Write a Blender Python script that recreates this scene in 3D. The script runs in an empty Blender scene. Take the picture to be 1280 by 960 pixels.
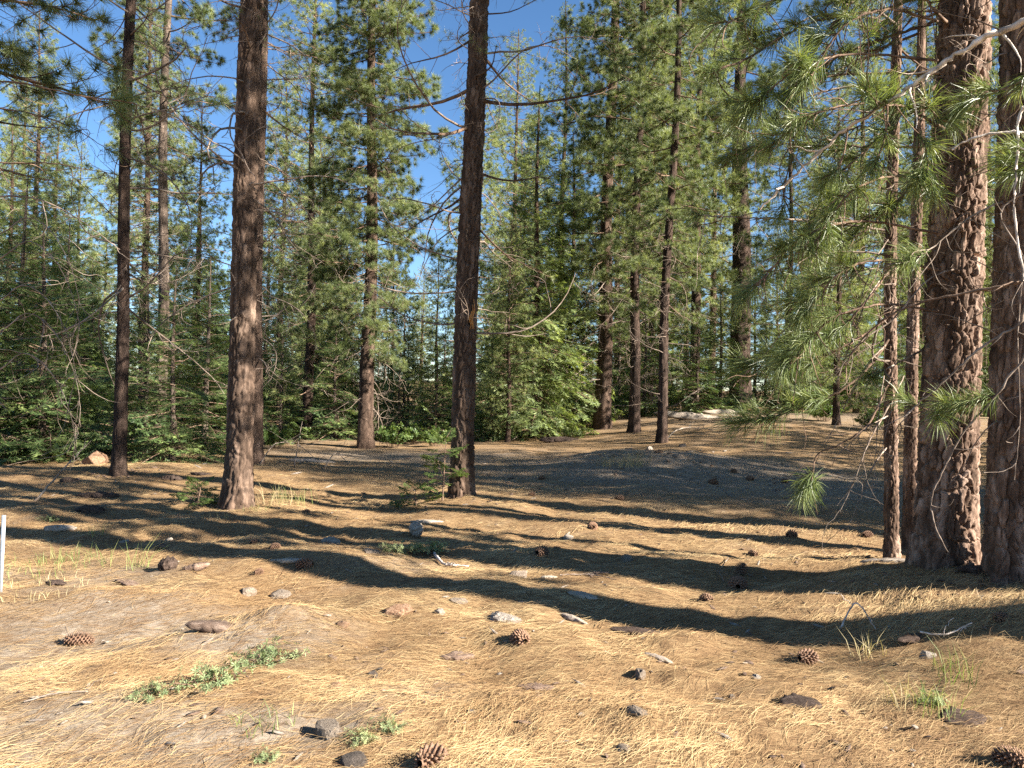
import bpy, math, random
import numpy as np
from mathutils import Vector, Matrix, Euler

# ------------------------------------------------------------------ camera, light, exposure
SC = bpy.context.scene
COL = SC.collection
R = math.radians
FPX = 950.0                       # focal length in pixels of the 1280 px wide photograph
CAM_H = 1.55
cam_d = bpy.data.cameras.new('camera')
cam_d.sensor_width = 36.0
cam_d.lens = 36.0 * FPX / 1280.0
cam_d.clip_start = 0.05
cam_d.clip_end = 2000.0
cam = bpy.data.objects.new('camera', cam_d)
COL.objects.link(cam)
CAM_M = (Euler((R(90.6), 0, 0)).to_matrix() @ Euler((0, 0, R(1.0))).to_matrix())
cam.matrix_world = Matrix.Translation((0, 0, CAM_H)) @ CAM_M.to_4x4()
SC.camera = cam

SUN_ELEV = R(27.0)
SUN_H = Vector((0.925, -0.38)).normalized()
SUN_AZ = math.atan2(SUN_H.x, SUN_H.y)
TO_SUN = Vector((SUN_H.x * math.cos(SUN_ELEV), SUN_H.y * math.cos(SUN_ELEV), math.sin(SUN_ELEV)))
sun_d = bpy.data.lights.new('sun', 'SUN')
sun_d.energy = 5.0
sun_d.angle = R(0.53)
sun_d.color = (1.0, 0.94, 0.84)
sun = bpy.data.objects.new('sun', sun_d)
sun.rotation_euler = TO_SUN.to_track_quat('Z', 'Y').to_euler()
sun.location = (20, -10, 30)
COL.objects.link(sun)

world = bpy.data.worlds.new('World')
SC.world = world
world.use_nodes = True
wn, wl = world.node_tree.nodes, world.node_tree.links
wn.clear()
w_out = wn.new('ShaderNodeOutputWorld')
w_bg = wn.new('ShaderNodeBackground')
w_sky = wn.new('ShaderNodeTexSky')
w_sky.sky_type = 'NISHITA'
w_sky.sun_disc = False
w_sky.sun_elevation = SUN_ELEV
w_sky.sun_rotation = SUN_AZ
w_sky.altitude = 1800
w_sky.air_density = 1.0
w_sky.dust_density = 0.15
w_sky.ozone_density = 2.2
w_bg.inputs['Strength'].default_value = 0.05
w_hs = wn.new('ShaderNodeHueSaturation')
w_hs.inputs['Saturation'].default_value = 1.15
wl.new(w_sky.outputs[0], w_hs.inputs['Color'])
wl.new(w_hs.outputs[0], w_bg.inputs[0])
wl.new(w_bg.outputs[0], w_out.inputs[0])

SC.view_settings.view_transform = 'Standard'
SC.view_settings.look = 'None'
SC.view_settings.exposure = 2.2
SC.view_settings.gamma = 1.0
SC.render.engine = 'CYCLES'
SC.cycles.max_bounces = 6
SC.cycles.diffuse_bounces = 4
SC.cycles.transmission_bounces = 4
SC.cycles.glossy_bounces = 2
SC.cycles.caustics_reflective = False
SC.cycles.caustics_refractive = False
SC.cycles.sample_clamp_indirect = 6.0
SC.cycles.use_denoising = False

# ------------------------------------------------------------------ numpy helpers
def hash2(ix, iy, seed=0):
    ix = ix.astype(np.int64) & 0xffffffff
    iy = iy.astype(np.int64) & 0xffffffff
    n = (ix * 374761393 + iy * 668265263 + seed * 2147483647 + 1013904223) & 0xffffffff
    n = ((n ^ (n >> 13)) * 1274126177) & 0xffffffff
    n = ((n ^ (n >> 15)) * 2246822519) & 0xffffffff
    n = n ^ (n >> 16)
    return (n & 0xffffff).astype(np.float64) / float(0xffffff)

def vnoise(x, y, seed=0):
    x = np.asarray(x, float); y = np.asarray(y, float)
    ix = np.floor(x); iy = np.floor(y)
    fx = x - ix; fy = y - iy
    fx = fx * fx * fx * (fx * (fx * 6 - 15) + 10); fy = fy * fy * fy * (fy * (fy * 6 - 15) + 10)
    a = hash2(ix, iy, seed); b = hash2(ix + 1, iy, seed)
    c = hash2(ix, iy + 1, seed); d = hash2(ix + 1, iy + 1, seed)
    return (a * (1 - fx) + b * fx) * (1 - fy) + (c * (1 - fx) + d * fx) * fy

def fbm(x, y, seed=0, octv=3):
    s, amp, tot = 0.0, 1.0, 0.0
    for o in range(octv):
        s = s + amp * vnoise(np.asarray(x) * 2 ** o + 17.3 * o, np.asarray(y) * 2 ** o - 9.1 * o, seed + o)
        tot += amp; amp *= 0.5
    return s / tot

def sstep(a, b, x):
    t = np.clip((np.asarray(x, float) - a) / (b - a), 0, 1)
    return t * t * (3 - 2 * t)

def voronoi(u, v, nu, seed=0):
    """F1, F2 and the cell's own random number; u wraps round after nu cells."""
    iu = np.floor(u); iv = np.floor(v)
    f1 = np.full(u.shape, 9.0); f2 = np.full(u.shape, 9.0); cid = np.zeros(u.shape)
    for du in (-1, 0, 1):
        for dv in (-1, 0, 1):
            cu = iu + du; cv = iv + dv
            w = np.mod(cu, nu)
            px = cu + 0.1 + 0.8 * hash2(w, cv, seed); py = cv + 0.1 + 0.8 * hash2(w, cv, seed + 7)
            d = np.sqrt((px - u) ** 2 + (py - v) ** 2)
            near = d < f1
            f2 = np.where(near, f1, np.minimum(f2, d))
            cid = np.where(near, hash2(w, cv, seed + 13), cid)
            f1 = np.where(near, d, f1)
    return f1, f2, cid

def mesh(name, V, Q=None, T=None, mats=(), tint=None, midx=None, smooth=False, extra=None):
    V = np.asarray(V, np.float32).reshape(-1, 3)
    me = bpy.data.meshes.new(name)
    nq = 0 if Q is None else len(Q); nt = 0 if T is None else len(T)
    loops = []
    if nq: loops.append(np.asarray(Q, np.int32).ravel())
    if nt: loops.append(np.asarray(T, np.int32).ravel())
    loops = np.concatenate(loops)
    starts = np.concatenate([np.arange(nq) * 4, nq * 4 + np.arange(nt) * 3]).astype(np.int32)
    me.vertices.add(len(V)); me.loops.add(len(loops)); me.polygons.add(nq + nt)
    me.vertices.foreach_set('co', V.ravel())
    me.loops.foreach_set('vertex_index', loops)
    me.polygons.foreach_set('loop_start', starts)
    if smooth:
        me.polygons.foreach_set('use_smooth', np.ones(nq + nt, bool))
    if midx is not None:
        me.polygons.foreach_set('material_index', np.asarray(midx, np.int32))
    if tint is not None:
        a = me.attributes.new('tint', 'FLOAT', 'POINT')
        a.data.foreach_set('value', np.asarray(tint, np.float32))
    for k, val in (extra or {}).items():
        a = me.attributes.new(k, 'FLOAT', 'POINT')
        a.data.foreach_set('value', np.asarray(val, np.float32))
    for m in mats:
        me.materials.append(m)
    me.update(calc_edges=True)
    return me

def obj(name, me, parent=None, loc=(0, 0, 0), rot=(0, 0, 0), scale=(1, 1, 1), quat=None, kind=None):
    o = bpy.data.objects.new(name, me)
    COL.objects.link(o)
    if parent is not None: o.parent = parent
    o.location = loc
    if quat is not None:
        o.rotation_mode = 'QUATERNION'; o.rotation_quaternion = quat
    else:
        o.rotation_euler = rot
    o.scale = (scale,) * 3 if isinstance(scale, (int, float)) else scale
    if kind: o['kind'] = kind
    return o

def tag(o, label, cat, group=None, kind=None):
    if label: o['label'] = label
    if cat: o['category'] = cat
    if group: o['group'] = group
    if kind: o['kind'] = kind
    return o

def norm(a):
    return a / np.maximum(np.linalg.norm(a, axis=-1, keepdims=True), 1e-9)

def tubes(P, Rr, s):
    """P (B,k,3) centre lines, Rr (B,k) radii -> V, Q of B open tubes with s sides."""
    P = np.asarray(P, float); Rr = np.asarray(Rr, float)
    B, k, _ = P.shape
    T = np.empty_like(P)
    T[:, 1:-1] = P[:, 2:] - P[:, :-2]; T[:, 0] = P[:, 1] - P[:, 0]; T[:, -1] = P[:, -1] - P[:, -2]
    T = norm(T)
    ref = np.where(np.abs(T[..., 2:3]) > 0.9, np.array([1.0, 0, 0]), np.array([0, 0, 1.0]))
    ref = np.repeat(ref[:, :1], k, axis=1) * 1.0
    N = norm(np.cross(T, ref)); Bn = np.cross(T, N)
    a = np.arange(s) * 2 * math.pi / s
    V = P[:, :, None, :] + Rr[:, :, None, None] * (np.cos(a)[None, None, :, None] * N[:, :, None, :] + np.sin(a)[None, None, :, None] * Bn[:, :, None, :])
    idx = np.arange(B * k * s).reshape(B, k, s)
    i0 = idx[:, :-1, :]; i1 = np.roll(idx, -1, axis=2)[:, :-1, :]
    j0 = idx[:, 1:, :]; j1 = np.roll(idx, -1, axis=2)[:, 1:, :]
    Q = np.stack([i0, i1, j1, j0], -1).reshape(-1, 4)
    return V.reshape(-1, 3), Q

class Acc:
    """collects vertices and faces of one mesh"""
    def __init__(s):
        s.V, s.Q, s.T, s.t = [], [], [], []; s.n = 0
    def add(s, V, Q=None, T=None, tint=0.5):
        V = np.asarray(V, float).reshape(-1, 3)
        if Q is not None and len(Q): s.Q.append(np.asarray(Q) + s.n)
        if T is not None and len(T): s.T.append(np.asarray(T) + s.n)
        s.V.append(V); s.t.append(np.broadcast_to(np.asarray(tint, float), (len(V),)))
        s.n += len(V)
    def arrays(s):
        V = np.concatenate(s.V) if s.V else np.zeros((0, 3))
        Q = np.concatenate(s.Q) if s.Q else np.zeros((0, 4), int)
        T = np.concatenate(s.T) if s.T else np.zeros((0, 3), int)
        t = np.concatenate(s.t) if s.t else np.zeros(0)
        return V, Q, T, t
    def mesh(s, name, mats, smooth=False):
        V, Q, T, t = s.arrays()
        return mesh(name, V, Q if len(Q) else None, T if len(T) else None, mats, t, smooth=smooth)

def xf(V, M):
    M = np.array(M)
    return V @ M[:3, :3].T + M[:3, 3]

# ------------------------------------------------------------------ materials
def new_mat(name):
    m = bpy.data.materials.new(name)
    m.use_nodes = True
    nt = m.node_tree
    b = nt.nodes['Principled BSDF']
    return m, nt, b

def N(nt, typ, **kw):
    n = nt.nodes.new(typ)
    for k, v in kw.items():
        setattr(n, k, v)
    return n

def ramp(nt, fac, stops):
    n = nt.nodes.new('ShaderNodeValToRGB')
    e = n.color_ramp.elements
    while len(e) < len(stops): e.new(0.5)
    for el, (p, c) in zip(e, stops):
        el.position = p; el.color = (*c, 1)
    nt.links.new(fac, n.inputs[0])
    return n.outputs[0]

def mixc(nt, fac, a, b, mode='MIX'):
    n = nt.nodes.new('ShaderNodeMix')
    n.data_type = 'RGBA'; n.blend_type = mode
    for sock, val in ((n.inputs[0], fac), (n.inputs[6], a), (n.inputs[7], b)):
        if isinstance(val, bpy.types.NodeSocket): nt.links.new(val, sock)
        elif isinstance(val, (int, float)): sock.default_value = val
        else: sock.default_value = (*val, 1)
    return n.outputs[2]

def noise(nt, scale, detail=3, rough=0.55, coord=None, stretch=None):
    n = nt.nodes.new('ShaderNodeTexNoise')
    n.inputs['Scale'].default_value = scale; n.inputs['Detail'].default_value = detail; n.inputs['Roughness'].default_value = rough
    if coord is not None:
        if stretch:
            mp = nt.nodes.new('ShaderNodeMapping'); mp.inputs['Scale'].default_value = stretch
            nt.links.new(coord, mp.inputs['Vector']); coord = mp.outputs[0]
        nt.links.new(coord, n.inputs['Vector'])
    return n.outputs['Fac']

def bump(nt, b, h, strength, dist):
    n = nt.nodes.new('ShaderNodeBump')
    n.inputs['Strength'].default_value = strength; n.inputs['Distance'].default_value = dist
    nt.links.new(h, n.inputs['Height']); nt.links.new(n.outputs[0], b.inputs['Normal'])

def objcoord(nt):
    return nt.nodes.new('ShaderNodeTexCoord').outputs['Object']

def attr(nt, name='tint'):
    n = nt.nodes.new('ShaderNodeAttribute'); n.attribute_name = name
    return n.outputs['Fac']

def mat_bark(name, lo, mid, hi, plates=True, bstr=0.9):
    m, nt, b = new_mat(name)
    c = objcoord(nt)
    n1 = noise(nt, 9, 6, 0.7, c, (1, 1, 0.25))
    col = ramp(nt, n1, [(0.32, lo), (0.5, mid), (0.68, hi)])
    n2 = noise(nt, 1.3, 3, 0.6, c, (1, 1, 0.5))
    col = mixc(nt, n2, col, mixc(nt, 1.0, col, (1.25, 1.1, 1.0), 'MULTIPLY'))
    a = attr(nt, 'tint')
    col = mixc(nt, a, mixc(nt, 1.0, col, (0.55, 0.52, 0.5), 'MULTIPLY'), mixc(nt, 1.0, col, (1.45, 1.42, 1.4), 'MULTIPLY'))
    nt.links.new(col, b.inputs['Base Color'])
    b.inputs['Roughness'].default_value = 0.92
    b.inputs['Specular IOR Level'].default_value = 0.15
    if plates:
        vo = nt.nodes.new('ShaderNodeTexVoronoi'); vo.feature = 'DISTANCE_TO_EDGE'
        mp = nt.nodes.new('ShaderNodeMapping'); mp.inputs['Scale'].default_value = (17, 17, 5)
        nt.links.new(c, mp.inputs['Vector'])
        nz = nt.nodes.new('ShaderNodeTexNoise'); nz.inputs['Scale'].default_value = 5; nt.links.new(c, nz.inputs['Vector'])
        ad = nt.nodes.new('ShaderNodeVectorMath'); ad.operation = 'ADD'
        nt.links.new(mp.outputs[0], ad.inputs[0]); nt.links.new(nz.outputs['Color'], ad.inputs[1])
        nt.links.new(ad.outputs[0], vo.inputs['Vector'])
        r = ramp(nt, vo.outputs['Distance'], [(0.0, (0, 0, 0)), (0.22, (1, 1, 1))])
        h = mixc(nt, 0.45, r, noise(nt, 40, 5, 0.7, c, (1, 1, 0.4)))
        bump(nt, b, h, bstr, 0.03)
    else:
        bump(nt, b, noise(nt, 38, 6, 0.75, c, (1, 1, 0.35)), 0.8, 0.012)
    return m

def mat_leaf(name, dark, mid, light, rough=0.5, trans=0.35, spec=0.35):
    m, nt, b = new_mat(name)
    a = attr(nt, 'tint')
    col = ramp(nt, a, [(0.0, dark), (0.5, mid), (1.0, light)])
    nt.links.new(col, b.inputs['Base Color'])
    b.inputs['Roughness'].default_value = rough
    b.inputs['Specular IOR Level'].default_value = spec
    tr = nt.nodes.new('ShaderNodeBsdfTranslucent')
    tc = mixc(nt, 1.0, col, (1.25, 1.25, 0.6), 'MULTIPLY')
    nt.links.new(tc, tr.inputs[0])
    mx = nt.nodes.new('ShaderNodeMixShader'); mx.inputs[0].default_value = trans
    nt.links.new(b.outputs[0], mx.inputs[1]); nt.links.new(tr.outputs[0], mx.inputs[2])
    nt.links.new(mx.outputs[0], nt.nodes['Material Output'].inputs[0])
    return m

def mat_simple(name, c1, c2, c3, scale, rough=0.9, bs=0.5, bd=0.01, stretch=None, spec=0.2):
    m, nt, b = new_mat(name)
    c = objcoord(nt)
    n = noise(nt, scale, 6, 0.7, c, stretch)
    col = ramp(nt, n, [(0.3, c1), (0.5, c2), (0.7, c3)])
    oi = nt.nodes.new('ShaderNodeObjectInfo')
    col = mixc(nt, oi.outputs['Random'], mixc(nt, 1.0, col, (0.8, 0.8, 0.8), 'MULTIPLY'), mixc(nt, 1.0, col, (1.2, 1.15, 1.1), 'MULTIPLY'))
    nt.links.new(col, b.inputs['Base Color'])
    b.inputs['Roughness'].default_value = rough
    b.inputs['Specular IOR Level'].default_value = spec
    bump(nt, b, noise(nt, scale * 2.5, 6, 0.75, c, stretch), bs, bd)
    return m

BARK_RED = mat_bark('bark_red', (0.033, 0.023, 0.017), (0.080, 0.058, 0.044), (0.18, 0.136, 0.106), False)
BARK_BIG = mat_bark('bark_big', (0.036, 0.025, 0.018), (0.115, 0.080, 0.060), (0.32, 0.25, 0.205), False)
BARK_DARK = mat_bark('bark_dark', (0.022, 0.016, 0.013), (0.058, 0.042, 0.034), (0.13, 0.096, 0.078), True)
BARK_MID = mat_bark('bark_mid', (0.034, 0.024, 0.019), (0.09, 0.064, 0.049), (0.19, 0.14, 0.11), True)
BARK_FIR = mat_bark('bark_fir', (0.06, 0.05, 0.042), (0.14, 0.115, 0.095), (0.26, 0.215, 0.18), True)
TWIG_DEAD = mat_bark('twig_dead', (0.12, 0.095, 0.077), (0.20, 0.168, 0.14), (0.33, 0.29, 0.25), False)
TWIG_LIVE = mat_bark('twig_live', (0.07, 0.05, 0.037), (0.14, 0.10, 0.075), (0.24, 0.18, 0.13), False)
WOOD_BLEACHED = mat_bark('wood_bleached', (0.34, 0.30, 0.26), (0.50, 0.46, 0.41), (0.64, 0.60, 0.55), False)

NEEDLE_NEAR = mat_leaf('needles_near', (0.060, 0.095, 0.034), (0.165, 0.210, 0.074), (0.36, 0.37, 0.15), 0.42, 0.32, 0.45)
NEEDLE_PINE = mat_leaf('needles_pine', (0.048, 0.074, 0.032), (0.150, 0.186, 0.072), (0.34, 0.36, 0.145), 0.44, 0.33, 0.45)
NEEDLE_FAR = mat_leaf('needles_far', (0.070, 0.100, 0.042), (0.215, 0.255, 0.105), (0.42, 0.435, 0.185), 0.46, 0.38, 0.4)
NEEDLE_FIR = mat_leaf('needles_fir', (0.028, 0.056, 0.022), (0.110, 0.165, 0.058), (0.31, 0.37, 0.125), 0.44, 0.36, 0.45)
NEEDLE_CEDAR = mat_leaf('sprays_cedar', (0.048, 0.080, 0.030), (0.165, 0.215, 0.078), (0.35, 0.395, 0.150), 0.46, 0.40, 0.4)
LEAF_SHRUB = mat_leaf('leaves_shrub', (0.045, 0.085, 0.024), (0.10, 0.155, 0.042), (0.20, 0.25, 0.078), 0.45, 0.4, 0.35)
LEAF_LUPINE = mat_leaf('leaves_lupine', (0.13, 0.175, 0.085), (0.22, 0.27, 0.13), (0.36, 0.39, 0.20), 0.6, 0.35, 0.2)
LEAF_SAGE = mat_leaf('leaves_sage', (0.17, 0.21, 0.10), (0.28, 0.32, 0.15), (0.42, 0.44, 0.23), 0.7, 0.3, 0.2)
BLADE_GREEN = mat_leaf('grass_green', (0.09, 0.15, 0.04), (0.18, 0.24, 0.07), (0.36, 0.36, 0.14), 0.5, 0.35, 0.3)
BLADE_DRY = mat_leaf('grass_dry', (0.28, 0.22, 0.11), (0.42, 0.34, 0.18), (0.55, 0.47, 0.28), 0.6, 0.3, 0.2)
LITTER = mat_leaf('dry_needles', (0.090, 0.046, 0.022), (0.275, 0.168, 0.079), (0.53, 0.39, 0.205), 0.5, 0.12, 0.35)

CONE_BROWN = mat_simple('cone_brown', (0.09, 0.048, 0.03), (0.19, 0.11, 0.07), (0.33, 0.22, 0.15), 40, 0.7, 0.4, 0.003)
BARK_CHIP = mat_simple('bark_chip', (0.07, 0.045, 0.035), (0.17, 0.115, 0.085), (0.31, 0.23, 0.18), 14, 0.9, 0.9, 0.02, (1, 3, 3))
WOOD_GREY = mat_simple('wood_grey', (0.15, 0.12, 0.10), (0.27, 0.225, 0.185), (0.42, 0.37, 0.31), 10, 0.9, 0.7, 0.01, (0.5, 5, 5))
WOOD_PALE = mat_simple('wood_pale', (0.24, 0.19, 0.14), (0.36, 0.30, 0.235), (0.50, 0.44, 0.36), 10, 0.85, 0.6, 0.01, (0.5, 5, 5))
WOOD_DARK = mat_simple('wood_dark', (0.03, 0.02, 0.016), (0.07, 0.048, 0.037), (0.14, 0.10, 0.08), 12, 0.95, 0.9, 0.02, (0.7, 4, 4))
ROCK_GREY = mat_simple('rock_grey', (0.12, 0.092, 0.070), (0.22, 0.175, 0.135), (0.37, 0.31, 0.25), 16, 0.9, 0.9, 0.02)
ROCK_PALE = mat_simple('rock_pale', (0.17, 0.14, 0.115), (0.28, 0.24, 0.20), (0.43, 0.385, 0.335), 14, 0.9, 0.8, 0.015)
ROCK_ORANGE = mat_simple('rock_orange', (0.11, 0.055, 0.032), (0.20, 0.12, 0.073), (0.31, 0.225, 0.16), 12, 0.9, 0.8, 0.015)
ROCK_DARK = mat_simple('rock_dark', (0.05, 0.040, 0.034), (0.10, 0.082, 0.07), (0.2, 0.168, 0.145), 18, 0.85, 1.0, 0.02)
STAKE_METAL, _nt, _b = new_mat('stake_metal')
_b.inputs['Base Color'].default_value = (0.62, 0.66, 0.70, 1); _b.inputs['Metallic'].default_value = 0.3; _b.inputs['Roughness'].default_value = 0.45
_b.inputs['Base Color'].default_value = (0.62, 0.66, 0.70, 1)
_nc = ramp(_nt, noise(_nt, 22, 4, 0.6, objcoord(_nt)), [(0.3, (0.26, 0.29, 0.32)), (0.7, (0.42, 0.45, 0.48))]); _nt.links.new(_nc, _b.inputs['Base Color'])
RESIN = mat_simple('resin', (0.35, 0.13, 0.03), (0.55, 0.25, 0.06), (0.68, 0.38, 0.12), 25, 0.5, 0.6, 0.01, None, 0.4)

# ------------------------------------------------------------------ terrain
HEAP = 0.25
def h(x, y):
    x = np.asarray(x, float); y = np.asarray(y, float)
    z = 0.95 * sstep(13, 27, y) * sstep(-1.5, 8.5, x)
    z = z + 0.34 * np.exp(-(((x - 2.7) / 2.6) ** 2 + ((y - 15.3) / 1.7) ** 2))       # mound in the middle distance
    z = z + 0.16 * np.exp(-(((x - 6.0) / 2.2) ** 2 + ((y - 12.0) / 1.6) ** 2))
    z = z + 0.40 * np.exp(-(((x - 3.5) / 1.05) ** 2 + ((y - 4.6) / 0.75) ** 2))       # heap of needles by the big trunk
    z = z + HEAP * np.exp(-(((x - 3.8) / 1.3) ** 2 + ((y - 6.2) / 0.9) ** 2))
    z = z + 0.07 * np.exp(-(((x + 4.0) / 1.2) ** 2 + ((y - 10.4) / 0.9) ** 2))
    z = z + 0.07 * np.exp(-(((x + 0.75) / 0.9) ** 2 + ((y - 11.4) / 0.8) ** 2)) + 0.06 * np.exp(-(((x + 7.2) / 0.9) ** 2 + ((y - 14.0) / 0.8) ** 2))
    z = z + 0.10 * np.exp(-(((x + 1.35) / 0.45) ** 2 + ((y - 5.0) / 0.16) ** 2))
    near = np.exp(-np.maximum(np.hypot(x, y) - 8, 0) / 14)
    z = z + 0.22 * (fbm(x / 2.6, y / 2.2, 3, 2) - 0.5) * (0.4 + 0.6 * near)
    z = z + near * (0.13 * (fbm(x / 0.8, y / 0.6, 5, 2) - 0.5) + 0.035 * (vnoise(x / 0.2, y / 0.17, 9) - 0.5) + 0.018 * (vnoise(x / 0.085, y / 0.085, 10) - 0.5))
    far = sstep(60, 350, np.hypot(x, y))
    z = z + far * 14 * (fbm(x / 120, y / 120, 21, 2) - 0.35)
    return z

def hz(x, y):
    return float(h(np.array([x]), np.array([y]))[0])

H0 = hz(0, 0)
cam.location.z = CAM_H

def ray(px, py):
    d = CAM_M @ Vector(((px - 640) / FPX, -(py - 480) / FPX, -1.0))
    return d.normalized()

def at(px, py):
    """point of the ground seen at a pixel of the photograph"""
    d = ray(px, py)
    t = np.concatenate([np.linspace(1.5, 12, 700), np.linspace(12.02, 60, 1200)])
    x = d.x * t; y = d.y * t; z = CAM_H + d.z * t
    below = np.nonzero(z <= h(x, y))[0]
    i = below[0] if len(below) else len(t) - 1
    return Vector((x[i], y[i], hz(x[i], y[i])))

def pt(px, py, depth):
    """point on the sight line of a pixel at a given distance along the view"""
    d = ray(px, py)
    return Vector((0, 0, CAM_H)) + d * (depth / d.y)

def gp(px, depth):
    x = (px - 640) / FPX * depth
    return Vector((x, depth, hz(x, depth)))

nu, nv = 400, 430
uu = np.linspace(-1, 1, nu); bx = 6.2; X = 1.7 * np.sinh(bx * uu)
vv = np.linspace(-0.62, 1, nv); by = 6.0; Y = 4.2 + 1.75 * np.sinh(by * vv)
GX, GY = np.meshgrid(X, Y)
GZ = h(GX, GY)
BLOBS = [(2.5, 14.6, 3.8, 3.0, .85), (6.0, 12.6, 3.4, 2.6, .8), (-2.5, 17.5, 2.8, 1.8, .8),      # bare grey soil of the mound and the hollow
         (-2.7, 5.0, 1.0, .6, .8), (-2.0, 3.3, .9, .5, .75), (-1.5, 4.55, .6, .4, .8), (-3.2, 4.1, .8, .5, .75), (-1.0, 3.3, .5, .3, .75), (-3.6, 6.0, .9, .5, .7), (-0.4, 3.9, .4, .25, .5),
         (-1.2, 6.6, .9, .5, .4), (-10, 24, 9, 6, .5), (12, 26, 9, 5, .6)]
def dirtf(x, y):
    return sum(a * np.exp(-(((x - cx) / rx) ** 2 + ((y - cy) / ry) ** 2)) for cx, cy, rx, ry, a in BLOBS)
dirt = dirtf(GX, GY)
idx = np.arange(nu * nv).reshape(nv, nu)
GQ = np.stack([idx[:-1, :-1], idx[:-1, 1:], idx[1:, 1:], idx[1:, :-1]], -1).reshape(-1, 4)

m, nt, b = new_mat('forest_floor')
c = objcoord(nt)
n_big = noise(nt, 0.9, 4, 0.6, c)
n_st = noise(nt, 26, 5, 0.75, c, (0.35, 1.0, 1.0))
n_st2 = noise(nt, 60, 4, 0.7, c, (0.3, 1.0, 1.0))
litter_c = ramp(nt, n_st, [(0.28, (0.085, 0.048, 0.025)), (0.5, (0.235, 0.148, 0.073)), (0.72, (0.40, 0.285, 0.148))])
litter_c = mixc(nt, mixc(nt, 1.0, n_big, (0.7, 0.7, 0.7), 'MULTIPLY'), litter_c, ramp(nt, n_st2, [(0.3, (0.11, 0.062, 0.036)), (0.7, (0.30, 0.185, 0.095))]))
soil_c = ramp(nt, noise(nt, 11, 6, 0.75, c), [(0.3, (0.14, 0.102, 0.070)), (0.5, (0.25, 0.195, 0.142)), (0.7, (0.38, 0.315, 0.242))])
soil_c = mixc(nt, ramp(nt, noise(nt, 34, 4, 0.7, c, (0.4, 1, 1)), [(0.52, (0, 0, 0)), (0.66, (0.8, 0.8, 0.8))]), soil_c, (0.16, 0.10, 0.06))
da = attr(nt, 'dirt')
addn = nt.nodes.new('ShaderNodeMath'); addn.operation = 'MULTIPLY_ADD'
nt.links.new(noise(nt, 2.3, 5, 0.65, c), addn.inputs[0]); addn.inputs[1].default_value = 1.5
nt.links.new(da, addn.inputs[2])
dm = ramp(nt, addn.outputs[0], [(0.98, (0, 0, 0)), (1.0, (1, 1, 1))])
sub = nt.nodes.new('ShaderNodeMapRange'); sub.inputs['From Min'].default_value = 0.85; sub.inputs['From Max'].default_value = 1.6
nt.links.new(addn.outputs[0], sub.inputs['Value'])
g_col = mixc(nt, sub.outputs[0], litter_c, soil_c)
nt.links.new(g_col, b.inputs['Base Color'])
b.inputs['Roughness'].default_value = 0.95
b.inputs['Specular IOR Level'].default_value = 0.1
bump(nt, b, mixc(nt, 0.5, n_st, noise(nt, 70, 5, 0.8, c, (0.4, 1, 1))), 0.9, 0.03)
FLOOR = m
ground = obj('ground', mesh('ground', np.stack([GX, GY, GZ], -1), GQ, None, [FLOOR], None, smooth=True, extra={'dirt': dirt.ravel()}))
ground['kind'] = 'structure'

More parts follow.
